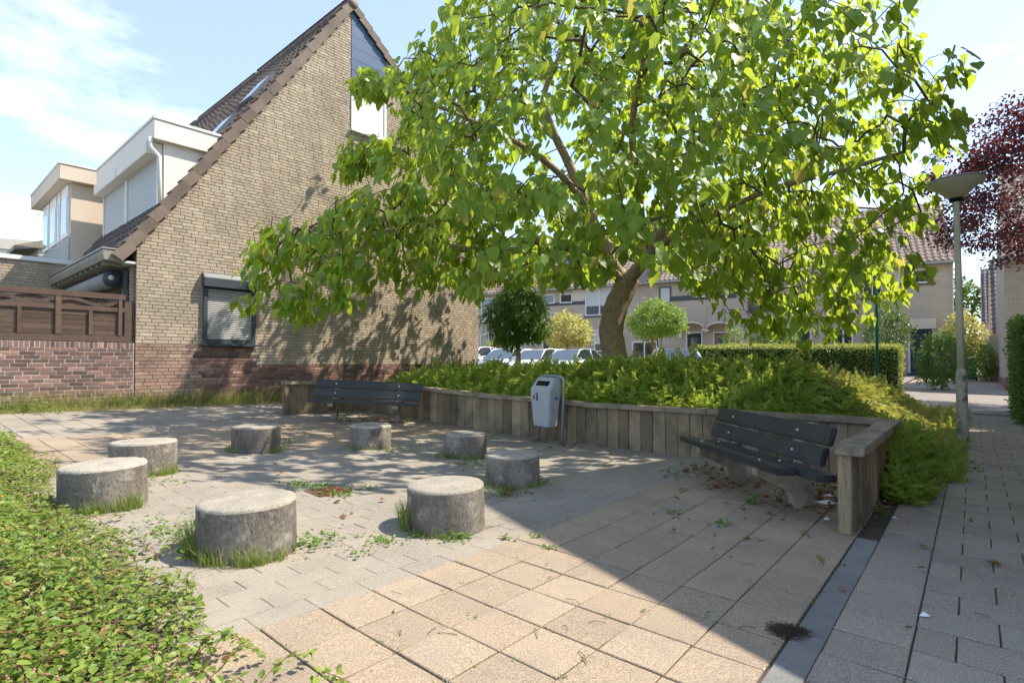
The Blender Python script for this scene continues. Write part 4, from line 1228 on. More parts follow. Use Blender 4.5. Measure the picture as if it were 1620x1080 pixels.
# houses deeper in the alley
for (a, b, z0, z1, wd, lab) in ((38., -.72, 2.35, 6.6, 5., 'alley house with steep dark tiled roof reaching down low'), (55., -.5, 3.5, 8.0, 6., 'distant tiled roof seen above the alley shrubs')):
    o = ABz(a, b); t = empty('alley_house', o, R(90) - YAW, lab, 'house')
    mb = MB(); mb.prism([(0, 0), (6, 0), (6, z0), (3.4, z1), (0, z0)], 'y', -wd, 0); mb.build('wall', MAT['far_brick'], t)
    d = Vector((3.4, 0, z1 - z0)); L = d.length; n = int(L / .34); mbn = Vector((-d.z, 0, d.x)).normalized(); d.normalize()
    v, f = tile_tpl(.3, .37)
    pcs = [Vector((-.15, -k * .3 - .3 + .0, z0 - .1)) + d * (r * .34) + mbn * .03 for r in range(n) for k in range(int(wd / .3))]
    M = np.array(Matrix((Vector((0, 1, 0)), d, mbn)).transposed())
    ro2 = MB(); ro2.obox(Vector((1.6, -wd / 2, (z0 + z1) / 2)) + mbn * .0, d * (L / 2), (0, wd / 2, 0), mbn * .02); ro2 = ro2.build('roof', MAT['roof_slate'], t)
    tag(bulk('roof_tiling', v, f, np.repeat(M[None], len(pcs), 0), np.array([tuple(p) for p in pcs]), MAT['roof_slate'], ro2), kind='stuff')
t = empty('alley_house', ABz(47, 3.), R(90) - YAW, 'dark roofed house partly hidden behind the end house', 'house')
mb = MB(); mb.prism([(0, 0), (7, 0), (7, 4), (3.5, 8.2), (0, 4)], 'y', 0, 8); mb.build('wall', MAT['far_brick'], t)
mb = MB(); mb.obox((1.7, 4, 6.1), (1.85, 0, 2.2), (0, 4.1, 0), (-.1, 0, .08)); mb.build('roof', MAT['roof_slate'], t)
o = ABz(34., -.62); t = empty('garden_wall', o, R(90) - YAW, 'brick garden wall with gate posts along the alley', 'wall')
mb = MB(); mb.box(0, 6, -.3, .0, -.1, 1.9); mb.build('wall_core', MAT['far_brick'], t); mb = MB(); mb.box(-.1, .3, -.35, .06, -.1, 2.1); mb.build('pier', MAT['far_brick'], t); mb = MB(); mb.box(-.05, 6.05, -.34, .04, 1.902, 1.96); mb.build('coping', MAT['stone_white'], t)
q = ABz(33.5, .15); t = empty('wheelie_bin', q, R(90) - YAW, 'green wheelie bin standing in the alley', 'bin')
mb = MB(); mb.add([(-.22, -.24, .05), (.22, -.24, .05), (.22, .24, .05), (-.22, .24, .05), (-.28, -.28, .95), (.28, -.28, .95), (.28, .28, .95), (-.28, .28, .95)], BOXF); mb.build('body', MAT['bin_green'], t, .02)
mb = MB(); mb.box(-.3, .3, -.3, .3, .952, 1.02); mb.build('lid', MAT['bin_green'], t, .02)
for s in (-1, 1):
    mb = MB(); mb.tube([(.2, s * .22, .1), (.2, s * .28, .1)], .1, 14); mb.build('wheel', MAT['tyre'], t)
# red estate sign near the hedge
q = at_y(1243, 540, 29.); t = empty('garden_sign', (q.x, q.y, float(G(q.x, q.y))), FA, 'small red sign above the hedge in front of the far row', 'sign')
hh = q.z - t.location.z
mb = MB(); mb.box(-.35, .35, -.02, .02, hh - .1, hh + .1); mb.build('board', MAT['red_sign'], t); mb = MB(); mb.box(-.03, .03, .021, .06, 0, hh); mb.build('post', MAT['white_paint'], t)

# ================================================================== CARS
def make_car(name, loc, ang, paint, label, length=4.1, height=1.48):
    t = empty(name, loc, ang, label, 'car', 'cars parked beyond the shrub bed')
    L, W = length, .86
    # stations along x (front at +x): x, half width at sill / belt, z sill, z belt
    st = [(L / 2, .62, .45, .62), (L / 2 - .12, .74, .30, .72), (L / 2 - .55, .83, .22, .83), (L / 2 - 1.15, .86, .22, .93), (0.1, .87, .22, .97), (-L / 2 + .9, .86, .22, 1.0), (-L / 2 + .25, .80, .25, .98), (-L / 2, .68, .42, .88)]
    v, f = [], []; n = 8
    for (x, w, z0, z1) in st:
        zm = (z0 + z1) / 2
        v += [(x, -w * .9, z0), (x, -w, zm - .08), (x, -w * .985, zm + .12), (x, -w * .90, z1), (x, w * .90, z1), (x, w * .985, zm + .12), (x, w, zm - .08), (x, w * .9, z0)]
    for i in range(len(st) - 1):
        for k in range(n): f.append((i * n + k, i * n + (k + 1) % n, (i + 1) * n + (k + 1) % n, (i + 1) * n + k))
    f += [tuple(range(n)), tuple(range((len(st) - 1) * n + n - 1, (len(st) - 1) * n - 1, -1))]
    mb = MB(); mb.add(v, f, smooth=True); mb.build('body', MAT[paint], t)
    # greenhouse
    bz = .94
    xs = [(L / 2 - 1.12, bz - .02), (L / 2 - 1.85, height - .06), (L / 2 - 2.35, height), (-L / 2 + .75, height - .03), (-L / 2 + .12, 1.02)]
    g = []
    for (x, z) in xs:
        w = .79 - (z - bz) * .30; g.append((x, w, z))
    gv = [(x, -w, z) for x, w, z in g] + [(x, w, z) for x, w, z in g]
    mb = MB(); m = len(g)
    mb.add([gv[0], gv[1], gv[m + 1], gv[m]], [(0, 1, 2, 3)]); mb.build('windscreen', MAT['glass_blue'], t)
    mb = MB(); mb.add([gv[3], gv[4], gv[m + 4], gv[m + 3]], [(0, 1, 2, 3)]); mb.build('rear_window', MAT['glass'], t)
    mb = MB(); mb.add([gv[1], gv[2], gv[3], gv[m + 1], gv[m + 2], gv[m + 3]], [(0, 1, 4, 3), (1, 2, 5, 4)], smooth=True); mb.build('roof', MAT[paint], t)
    for s, o in ((-1, 0), (1, m)):
        mb = MB(); mb.add([gv[o + i] for i in range(5)], [(0, 1, 2, 3, 4)]); so = mb.build('side_window', MAT['glass'], t)
        mb = MB()
        def gpt(i): return Vector(gv[o + i]) + Vector((0, s * .006, 0))
        mb.tube([gpt(0), gpt(1), gpt(2), gpt(3), gpt(4)], .035, 6); mid = (gpt(2) + gpt(3)) / 2; mb.tube([mid, Vector((mid.x - .05, s * .80, bz))], .035, 6)
        mb.build('pillar', MAT[paint], so)
        mb = MB(); mb.obox((L / 2 - 1.35, s * .93, 1.0), (.07, 0, 0), (0, .09, 0), (0, 0, .06)); mb.build('mirror', MAT[paint], t, .02)
        mb = MB(); mb.obox((L / 2 - .12, s * .58, .70), (.10, s * -.04, 0), (0, .14, 0), (-.03, 0, .06)); mb.build('headlight', MAT['alloy'], t, .02)
        mb = MB(); mb.obox((-L / 2 + .06, s * .62, .82), (.06, 0, 0), (0, .09, 0), (0, 0, .11)); mb.build('tail_light', MAT['red_lamp'], t, .02)
        for wx in (L / 2 - .78, -L / 2 + .72):
            mb = MB(); mb.tube([(wx, s * .66, .31), (wx, s * .87, .31)], .31, 20); w = mb.build('wheel', MAT['tyre'], t)
            mb = MB(); mb.tube([(wx, s * .868, .31), (wx, s * .885, .31)], .20, 16); mb.build('rim', MAT['alloy'], w)
    mb = MB(); mb.obox((L / 2 + .01, 0, .45), (.01, 0, 0), (0, .26, 0), (0, 0, .055)); mb.build('number_plate', MAT['stone_white'], t)
    return t
hd = math.atan2(-UY, -UX)
for (px, Y, paint, lab, dang) in ((748, 31.5, 'car_white', 'white car just showing past the corner of the brick gable', 0), (800, 29.8, 'car_blue', 'grey blue hatchback parked beside the brick gable corner', .05),
                                  (848, 28.3, 'car_white', 'white hatchback parked behind the ball shaped tree', 0), (902, 26.8, 'car_silver', 'silver hatchback parked left of the thick tree trunk', -.04),
                                  (1062, 22.5, 'car_white', 'white car behind the shrubs right of the thick tree trunk', math.pi + .5)):
    q = at_y(px, 560, Y); q.z = float(G(q.x, q.y)) 
    make_car('parked_car', q, hd + dang + R(6), paint, lab)
# ================================================================== LEAF TEMPLATES
def heart():
    """broad pointed catalpa leaf: base at origin, tip along +y, length 1, folded a little along the midrib"""
    o = [(0, 0), (.17, -.06), (.34, .06), (.40, .26), (.31, .52), (.15, .78), (0, 1.)]
    v = [(0, y, -.10 * y * y - .02) for y in (0, .26, .55, 1.)]
    right = [(x, y, .14 * x - .10 * y * y + .03 * math.sin(y * 9)) for x, y in o[1:6]]
    left = [(-x, y, .14 * x - .10 * y * y + .03 * math.cos(y * 8)) for x, y in o[1:6]]
    v = v + right + left
    f = []
    for k in (4, 9):
        q = [(0, k, k + 1), (0, k + 1, 1), (1, k + 1, k + 2), (1, k + 2, k + 3), (1, k + 3, 2), (2, k + 3, k + 4), (2, k + 4, 3)]
        f += q if k == 4 else [t[::-1] for t in q]
    return np.array(v), np.array(f)
def oval(w=.5, fold=.12):
    v = np.array([(0, 0, 0), (w / 2, .35, fold), (w * .38, .72, fold * .6), (0, 1, -.05), (-w * .38, .72, fold * .6), (-w / 2, .35, fold), (0, .5, 0)])
    f = np.array([(0, 1, 6), (1, 2, 6), (2, 3, 6), (3, 4, 6), (4, 5, 6), (5, 0, 6)])
    return v, f
def lance(w=.26):
    v = np.array([(0, 0, 0), (w / 2, .4, .04), (0, 1, -.08), (-w / 2, .4, .04)]); f = np.array([(0, 1, 2), (0, 2, 3)]); return v, f
def spray(n=9, ll=.2, lw=.11, seed=1):
    """arching twig of length 1 with two rows of small leaves"""
    r = np.random.default_rng(seed); V, F = [], []
    for i in range(n):
        t = .12 + .88 * i / (n - 1); c = np.array([0, t, -.22 * t * t])
        for s in (-1, 1):
            a = s * (1.0 + r.normal() * .25) * (1 - .35 * t); l = ll * (1.15 - .5 * t) * r.uniform(.8, 1.2)
            d = np.array([math.sin(a), math.cos(a), .28 + .2 * r.normal()]); d /= np.linalg.norm(d)
            p = np.array([d[1], -d[0], .3 * r.normal()]); p /= np.linalg.norm(p)
            k = len(V); V += [c, c + d * l * .5 + p * lw / 2, c + d * l, c + d * l * .5 - p * lw / 2]; F += [(k, k + 1, k + 2), (k, k + 2, k + 3)]
    return np.array(V), np.array(F)
def blade():
    V = [(-.5, 0, 0), (.5, 0, 0), (.38, .45, .06), (-.38, .45, .06), (.2, .8, .22), (-.2, .8, .22), (0, 1., .38)]
    F = [(0, 1, 2), (0, 2, 3), (3, 2, 4), (3, 4, 5), (5, 4, 6)]
    return np.array(V, float), np.array(F)
def scaled(M, s): return M * np.asarray(s)[:, None, None]
def poly_in(px, py, poly):
    inside = np.zeros(len(px), bool); n = len(poly)
    for i in range(n):
        x0, y0 = poly[i]; x1, y1 = poly[(i + 1) % n]
        c = ((y0 > py) != (y1 > py)) & (px < (x1 - x0) * (py - y0) / (y1 - y0 + 1e-9) + x0); inside ^= c
    return inside

# ================================================================== TREES
def grow(root_pts, root_r, tips, tip_r=.006, droop=.25, step=.45, wig=.06):
    """connect every tip to the nearest branch node; radii by how much each node carries"""
    nodes = [np.array(p, float) for p in root_pts]; par = [-1] + list(range(len(root_pts) - 1)); fixed = {i: r for i, r in enumerate(root_r)}
    c0 = nodes[-1]
    order = np.argsort([np.linalg.norm(t - c0) for t in tips]); ends = {}
    N = np.array(nodes)
    for o in order:
        t = tips[o]; d = np.linalg.norm(N - t, axis=1)
        pen = d + .25 * np.maximum(0, N[:, 2] - t[2] - .3) + np.where(np.arange(len(N)) < max(1, len(root_pts) - 6), 4., 0)
        k = int(np.argmin(pen)); p0 = N[k]; L = np.linalg.norm(t - p0); n = max(1, int(L / step)); prev = k
        new = []
        for i in range(1, n + 1):
            s = i / n; q = p0 + (t - p0) * s
            if i < n: q = q + RNG.normal(size=3) * wig * min(1., L) + np.array([0, 0, droop * L * .25 * math.sin(math.pi * s)])
            new.append(q); nodes.append(q); par.append(prev); prev = len(nodes) - 1
        N = np.vstack([N] + [np.array(new)]); ends[o] = prev
    w = np.zeros(len(nodes))
    for i in range(len(nodes) - 1, -1, -1):
        if w[i] == 0: w[i] = 1.
        if par[i] >= 0: w[par[i]] += w[i]
    rad = tip_r * np.power(w, .46)
    for i, r in fixed.items(): rad[i] = r
    for i in range(len(nodes)):
        if par[i] >= 0 and i not in fixed: rad[i] = min(rad[i], rad[par[i]] * .92)
    return np.array(nodes), np.array(par), rad, ends
def tubes_np(nodes, par, rad, n0, n=5):
    """tapered segments for all edges with child index >= n0"""
    ch = np.arange(n0, len(nodes)); p, q = nodes[par[ch]], nodes[ch]; d = q - p
    L = np.linalg.norm(d, axis=1, keepdims=True); d = d / np.maximum(L, 1e-6)
    a = np.cross(d, np.array([.3, .5, .81])); a /= np.maximum(np.linalg.norm(a, axis=1, keepdims=True), 1e-6); b = np.cross(d, a)
    r0 = np.minimum(rad[par[ch]], rad[ch] * 1.35)[:, None]; r1 = rad[ch][:, None]
    ring = []
    for (c, r) in ((p - d * r0 * .3, r0), (q, r1)):
        for k in range(n):
            an = 2 * math.pi * k / n; ring.append(c + (a * math.cos(an) + b * math.sin(an)) * r)
    V = np.stack(ring, 1)
    f = np.array([(k, (k + 1) % n, n + (k + 1) % n, n + k) for k in range(n)])
    F = f[None] + (np.arange(len(ch)) * 2 * n)[:, None, None]
    return V.reshape(-1, 3), F.reshape(-1, 4)
def trunk_mesh(mb, pts, rad, n=14, knob=.08, seed=0):
    k = len(mb.v); mb.tube(pts, rad, n)
    r = random.Random(seed)
    for i in range(k, len(mb.v)):
        v = Vector(mb.v[i]); s = (i - k) // n; c = Vector(pts[min(s, len(pts) - 1)])
        mb.v[i] = tuple(c + (v - c) * (1 + r.gauss(0, knob)))

# ---- the big catalpa
TD = 12.2
TB = at_y(972, 590, TD); TB.z = .75
tree = empty('catalpa_tree', (TB.x, TB.y, .7), 0, 'broad catalpa tree with large heart shaped leaves over the shrub bed', 'tree')
T0 = Vector(tree.location)
tp_ = [at_y(974, 600, TD), at_y(972, 560, TD), at_y(967, 525, TD), at_y(973, 490, TD), at_y(986, 460, TD), at_y(993, 440, TD)]
tr_ = [.33, .275, .262, .265, .255, .26]
mb = MB()
def smooth_path(P, n=5):
    out = []
    for i in range(len(P) - 1):
        a, b, c, d = P[max(i - 1, 0)], P[i], P[i + 1], P[min(i + 2, len(P) - 1)]
        for k in range(n):
            t = k / n; out.append(.5 * ((2 * b) + (c - a) * t + (2 * a - 5 * b + 4 * c - d) * t * t + (3 * b - a - 3 * c + d) * t ** 3))
    return out + [P[-1]]
def lerpr(R_, n): return list(np.interp(np.linspace(0, len(R_) - 1, (len(R_) - 1) * n + 1), np.arange(len(R_)), R_))
trunk_mesh(mb, [p - T0 for p in smooth_path(tp_)], lerpr(tr_, 5), 18, .022, 3)
fork = at_y(990, 447, TD)
limbs = [  # pixel and depth along each main limb
    ([(997, 440, 10.5), (1030, 395, 10.2), (1058, 345, 9.9), (1062, 300, 9.6), (1100, 240, 9.3), (1150, 190, 9.0)], [.19, .17, .15, .13, .11, .09]),
    ([(985, 440, 10.6), (960, 400, 10.6), (935, 340, 10.6), (900, 260, 10.5), (872, 200, 10.4), (860, 150, 10.4), (900, 60, 10.2)], [.17, .15, .135, .12, .10, .08, .06]),
    ([(980, 440, 10.5), (920, 400, 10.2), (840, 380, 9.8), (740, 395, 9.5), (650, 372, 9.3), (600, 368, 9.2), (560, 402, 9.1), (525, 410, 9.0)], [.14, .12, .10, .085, .07, .062, .05, .035]),
    ([(1005, 425, 10.6), (1070, 400, 11.2), (1180, 360, 11.8), (1290, 330, 12.2), (1390, 330, 12.2)], [.12, .10, .075, .05, .035]),
    ([(1020, 405, 10.3), (1110, 350, 9.3), (1220, 300, 8.3), (1330, 270, 7.6), (1430, 240, 7.3)], [.10, .08, .06, .045, .03]),
    ([(985, 430, 10.8), (960, 380, 12.), (900, 330, 13.2), (850, 300, 14.2)], [.13, .11, .08, .05]),
    ([(1015, 400, 10.3), (1010, 300, 9.4), (1000, 200, 8.6), (1020, 90, 8.0)], [.12, .10, .08, .05]),
    ([(935, 340, 10.6), (880, 270, 9.9), (800, 215, 9.4), (720, 180, 9.2), (660, 150, 9.2)], [.10, .085, .07, .05, .035]),
]
roots, rrad, rpar = [np.array(fork - T0)], [.24], [-1]
for (P, Rr) in limbs:
    pts = [fork + Vector((0, 0, -.1))] + [at_y(p[0], p[1], p[2] * TD / 10.6) for p in P]; sp_ = smooth_path(pts, 4); rr = [.80 * q for q in lerpr([Rr[0] * 1.15] + Rr, 4)]
    trunk_mesh(mb, [p - T0 for p in sp_], rr, 9, .05, len(P))
    for p in sp_[4:]: roots.append(np.array(p - T0)); 
crown_poly = [(715, -900), (715, 20), (668, 85), (580, 125), (552, 215), (600, 270), (505, 335), (402, 410), (395, 440), (425, 478), (520, 470), (590, 435), (690, 440), (770, 452), (850, 430), (945, 440), (975, 395),
              (1010, 395), (1065, 420), (1110, 452), (1180, 452), (1215, 520), (1290, 542), (1320, 505), (1400, 492), (1445, 440), (1468, 430), (1505, 380), (1512, 340), (1475, 270), (1505, 225), (1545, 150), (1530, 95), (1470, 40), (1440, -900)]
CC = np.array([1.75, 11.9, 5.3]); CR = np.array([6.8, 6.1, 4.9])
pts = []
while len(pts) < 1680:
    d = rvec(4000); r = (RNG.random(4000) * .85 + .15) ** (1 / 2.2)
    p = CC + d * r[:, None] * CR
    px, py = project(p)
    keep = poly_in(px, py, crown_poly) & (p[:, 2] > 2.0 + .35 * np.clip(2.5 - np.abs(p[:, 0] - 2), 0, 2))
    keep &= ~((px > 540) & (px < 632) & (py > 138) & (py < 215))
    wx = -7.4 + .885 * (p[:, 1] - 10.8); keep &= (p[:, 0] > wx + 1.0)
    keep &= ~((np.abs(px - 870) < 55) & (np.abs(py - 190) < 80) & (RNG.random(4000) < .80))     # open heart of the crown
    keep &= ~((np.abs(px - 1515) < 75) & (np.abs(py - 330) < 75) & (p[:, 1] < 9.0))
    for q in p[keep]:
        if len(pts) < 1680 and (not pts or np.min(np.linalg.norm(np.array(pts) - q, axis=1)) > .36): pts.append(q)
for (x0, x1, y0, y1, d0, d1, k) in ((392, 560, 335, 485, 8.2, 9.6, 44), (555, 620, 112, 140, 9.8, 10.6, 12), (545, 610, 228, 270, 9.6, 10.6, 14), (1120, 1420, 425, 500, 9.0, 12.5, 20), (1190, 1330, 490, 548, 9.5, 12., 8), (560, 700, 300, 440, 8.8, 10.5, 22), (655, 720, 60, 130, 9.5, 11., 14)):
    for _ in range(k):
        q = at_y(random.uniform(x0, x1), random.uniform(y0, y1), random.uniform(d0, d1)); pts.append(np.array(q))
tips = np.array(pts) - np.array(T0)
# skeleton: limb nodes are all roots
nodes0 = np.array(roots); NR = len(nodes0)
def grow2(tips):
    nodes = list(nodes0); par = [-1] * NR
    order = np.argsort([np.min(np.linalg.norm(nodes0 - t, axis=1)) for t in tips]); N = nodes0.copy()
    for o in order:
        t = tips[o]; d = np.linalg.norm(N - t, axis=1) + .35 * np.maximum(0, t[2] - N[:, 2] - .8); k = int(np.argmin(d)); p0 = N[k]; L = np.linalg.norm(t - p0); n = max(2, int(L / .22)); prev = k; new = []
        side = rvec(1)[0] * .16 * L
        for i in range(1, n + 1):
            s = i / n; q = p0 + (t - p0) * s + side * math.sin(math.pi * s) + (RNG.normal(size=3) * .035 if i < n else 0) + np.array([0, 0, .16 * L * math.sin(math.pi * s)])
            new.append(q); nodes.append(q); par.append(prev); prev = len(nodes) - 1
        N = np.vstack([N, np.array(new)])
    w = np.zeros(len(nodes))
    for i in range(len(nodes) - 1, -1, -1):
        w[i] += 1 if i >= NR else 0
        if par[i] >= 0: w[par[i]] += w[i]
    rad = np.clip(.0042 * np.power(np.maximum(w, 1), .42), .004, .06)
    return np.array(nodes), np.array(par), rad
nodes, par, rad = grow2(tips)
tobj = mb.build('trunk', MAT['bark'], tree)
V, F = tubes_np(nodes, par, rad, NR, 5)
link('branches', np_mesh('branches', V, F, smooth=True), tree, [MAT['bark_dark']])
# leaves
def catalpa_leaves(tips, per):
    n = len(tips) * per
    base = np.repeat(tips, per, 0); cdir = base - (CC - np.array(T0)); cdir[:, 2] *= .5
    cdir /= np.maximum(np.linalg.norm(cdir, axis=1, keepdims=True), 1e-6)
    off = rvec(n) * (RNG.random(n) ** .6)[:, None] * np.array([.24, .24, .26]); off[:, 2] -= .10
    pos = base + off
    hor = rvec(n); hor[:, 2] = 0
    d = .35 * cdir + .65 * hor + np.array([0, 0, -.85]) + .25 * rvec(n)
    up = np.array([0, 0, 1.]) + .5 * cdir + .45 * rvec(n)
    s = .09 + .17 * RNG.random(n) ** .75
    return pos, frames(d, up), s
pos, Mx, sz = catalpa_leaves(tips, 12)
hv, hf = heart()
Mx = Mx * np.stack([RNG.uniform(.78, 1.12, len(pos)), np.ones(len(pos)), RNG.uniform(.4, 1.8, len(pos))], 1)[:, None, :]
W = pos + np.array(T0); px, py = project(W)
app = sz * FPX / np.maximum(W[:, 1], .5); app[(px < 10) | (px > 1610) | (py < 5) | (py > 1000)] = 0
# leaves nearest the viewer count, those buried do not
app *= np.where(W[:, 1] < 10.5, 1., .5)
order = np.argsort(-app); lead, rest = order[:300], order[300:]
lm = np_mesh('leaf', hv, hf, smooth=True); lm.materials.append(MAT['catalpa'])
for i in lead: inst('leaf', lm, tree, Matrix.Translation(pos[i]) @ Matrix(Mx[i] * sz[i]).to_4x4())
tag(bulk('crown', hv, hf, scaled(Mx[rest], sz[rest]), pos[rest], MAT['catalpa'], tree, smooth=True), kind='stuff')
# hanging seed pods
sel = RNG.choice(len(tips), 330); k = 4
pb = np.repeat(tips[sel], k, 0) + RNG.normal(size=(330 * k, 3)) * .07; nP = len(pb)
pv = np.array([(-.5, 0, 0), (.5, 0, 0), (.5, .5, .02), (-.5, .5, .02), (.1, 1, .05), (-.1, 1, .05), (0, 0, .5), (0, .5, .5)]); pf = np.array([(0, 1, 2, 3), (3, 2, 4, 5), (0, 6, 7, 3), (6, 1, 2, 7)])
d = np.array([0, 0, -1.]) + .14 * rvec(nP); Mp = frames(d, rvec(nP)); lp = RNG.uniform(.18, .34, nP)
Mp = Mp * np.stack([np.full(nP, .006), lp, np.full(nP, .006)], 1)[:, None, :]
tag(bulk('seed_pods', pv, pf, Mp, pb, MAT['pods'], tree), kind='stuff')

def small_tree(name, label, base, cz, rx, rz, mat, n, size, tpl, trunk_r, droop=.3, shape=2.2, dens=.45, stems=1, group=None, wood='bark', tips_n=60):
    """round headed tree: base ground point, crown centre height cz above it"""
    t = empty(name, base, 0, label, 'tree', group)
    mb = MB(); c = np.array([0, 0, cz])
    for k in range(stems):
        o = Vector((random.gauss(0, .18), random.gauss(0, .12), 0)) if stems > 1 else Vector((0, 0, 0))
        trunk_mesh(mb, [o * .4, o * .7 + Vector((.02, 0, cz * .35)), o * 1.6 + Vector((-.01, .02, cz * .7)), o * 2.2 + Vector((0, 0, cz))], [trunk_r * 1.2, trunk_r, trunk_r * .9, trunk_r * .6], 9, .04, k)
    tipd = rvec(tips_n); tp = c + tipd * np.array([rx, rx, rz]) * RNG.uniform(.5, .92, (tips_n, 1))
    rp = [(0, 0, cz * .55), (0, 0, cz * .75), (0, 0, cz * .95)]
    nd, pr, rd_, _ = grow(rp, [trunk_r * .8, trunk_r * .7, trunk_r * .5], tp, .006)
    mb.build('trunk', MAT[wood], t)
    V, F = tubes_np(nd, pr, rd_, 1, 4); link('branches', np_mesh('branches', V, F), t, [MAT['bark_dark']])
    d = rvec(n); rr = (RNG.random(n) * (1 - dens) + dens) ** (1 / shape)
    lump = RNG.uniform(.88, 1.06, n) + .13 * np.sin(5 * d[:, 0] + 3 * d[:, 2]) + .11 * np.sin(7 * d[:, 1] - 4 * d[:, 2] + 1) + .09 * np.sin(13 * d[:, 0] - 9 * d[:, 1])
    p = c + d * (rr * lump)[:, None] * np.array([rx, rx, rz])
    ld = d * .6 + rvec(n) * .7 + np.array([0, 0, -droop * 2]); M = frames(ld, d + np.array([0, 0, .6]) + .5 * rvec(n))
    tv, tf = tpl; tag(bulk('crown', tv, tf, scaled(M, RNG.uniform(.7, 1.25, n) * size), p, MAT[mat], t), kind='stuff')
    return t
def base_at(px, Y, dz=0.):
    q = at_y(px, 560, Y); return Vector((q.x, q.y, float(G(q.x, q.y)) + dz))
def crown_at(base, px, py): return at_y(px, py, base.y).z - base.z
b = base_at(820, 16.5); small_tree('ball_tree', 'dense dark green ball shaped tree beside the brick gable', b, crown_at(b, 815, 497), .98, .98, 'ball_dark', 5200, .17, lance(.3), .075, .45, 2.6, .35)
b = base_at(898, 31.); small_tree('golden_tree', 'small golden yellow tree in front of the far row', b, crown_at(b, 898, 524), 1.45, .95, 'gold_tree', 3600, .16, oval(.6), .06, .1, 2.4, .4)
b = base_at(1040, 29.); small_tree('round_tree', 'light green multi stemmed tree right of the thick trunk', b, crown_at(b, 1036, 506), 1.5, .98, 'light_tree', 4200, .16, oval(.55), .045, .15, 2.4, .4, stems=3)
b = base_at(1404, 26.5); small_tree('tall_shrub', 'loose grey green tall shrub against the end house wall', b, crown_at(b, 1405, 522), 1.05, 1.35, 'hedge', 2400, .13, oval(.5), .05, .1, 2.2, .3, stems=3)
b = base_at(1490, 20.); small_tree('round_shrub', 'dense dark green rounded shrub beside the dark blue door', b, crown_at(b, 1488, 570), .80, .95, 'ball_dark', 4600, .09, oval(.55), .05, .0, 2.6, .35)
b = base_at(1225, 27.); small_tree('tall_shrub', 'dark leafy shrub behind the middle of the clipped hedge', b, crown_at(b, 1225, 536), 1.1, .95, 'ball_dark', 2400, .12, oval(.5), .05, .1, 2.4, .35, stems=3)
b = base_at(1160, 28.5); small_tree('tall_shrub', 'small thin shrub under the arched canopies', b, crown_at(b, 1158, 535), .55, .85, 'light_tree', 420, .12, oval(.5), .03, .1, 2., .2, stems=3)
b = ABz(37., .42); small_tree('alley_tree', 'bright yellow green tree on the left of the alley', b, 2.2, .9, 1.15, 'gold_tree', 1700, .17, oval(.55), .08, .1, 2.4, .3)
b = ABz(33., -.42); small_tree('alley_shrub', 'green shrub along the garden wall in the alley', b, .95, .36, .85, 'light_tree', 900, .12, oval(.55), .05, .1, 2.4, .3, stems=3)
b = ABz(40., .5); small_tree('alley_shrub', 'dark rounded shrub deep in the alley', b, 1.3, 1.2, 1.2, 'hedge', 1600, .15, oval(.55), .05, .1, 2.4, .3, stems=3)
b = ABz(60., 1.5); small_tree('alley_tree', 'distant green tree above the end of the alley', b, 5.5, 2.6, 2.4, 'hedge', 2000, .35, oval(.6), .15, .1, 2.4, .3)
# garden plants before the far row
for (px, Y, mt, lab) in ((778, 36., 'light_tree', 'light green garden plant before the leftmost far house'), (790, 35.5, 'purple', 'dark red garden plant before the leftmost far house')):
    b = base_at(px, Y); small_tree('garden_shrub', lab, b, crown_at(b, px, 551), .55, .45, mt, 700, .10, oval(.55), .03, .1, 2.4, .3, stems=3)
# copper beech at the right
bb = Vector((14.6, 13.6, float(G(14.6, 13.6))))
pbt = empty('copper_beech', bb, 0, 'dark purple leaved tree overhanging the right edge behind the lamp', 'tree')
mb = MB(); trunk_mesh(mb, [(0, 0, -.1), (.05, 0, 1.2), (0, .05, 2.6), (-.1, 0, 4.2), (0, 0, 6.)], [.24, .2, .18, .13, .07], 12, .03, 5); mb.build('trunk', MAT['bark'], pbt)
c = np.array([-.2, 0, 5.7]); nT = 330
tp = c + rvec(nT) * np.array([3.3, 3.1, 2.6]) * (RNG.random((nT, 1)) * .6 + .4) ** .5; tp = tp[tp[:, 2] > 3.75]
nd, pr, rd_, _ = grow([(0, 0, 2.0), (0, 0, 3.2), (-.1, 0, 4.2), (0, 0, 5.4)], [.16, .14, .12, .08], tp, .006)
V, F = tubes_np(nd, pr, rd_, 1, 4); link('branches', np_mesh('branches', V, F), pbt, [MAT['bark_dark']])
per = 120; n = len(tp) * per
p = np.repeat(tp, per, 0) + rvec(n) * (RNG.random((n, 1)) ** .5) * np.array([.50, .50, .26])
ld = rvec(n) * .9 + np.array([0, 0, -.35]); M = frames(ld, np.array([0, 0, 1.]) + .6 * rvec(n)); tv, tf = oval(.6)
tag(bulk('crown', tv, tf, scaled(M, RNG.uniform(.07, .115, n)), p, MAT['purple'], pbt), kind='stuff')

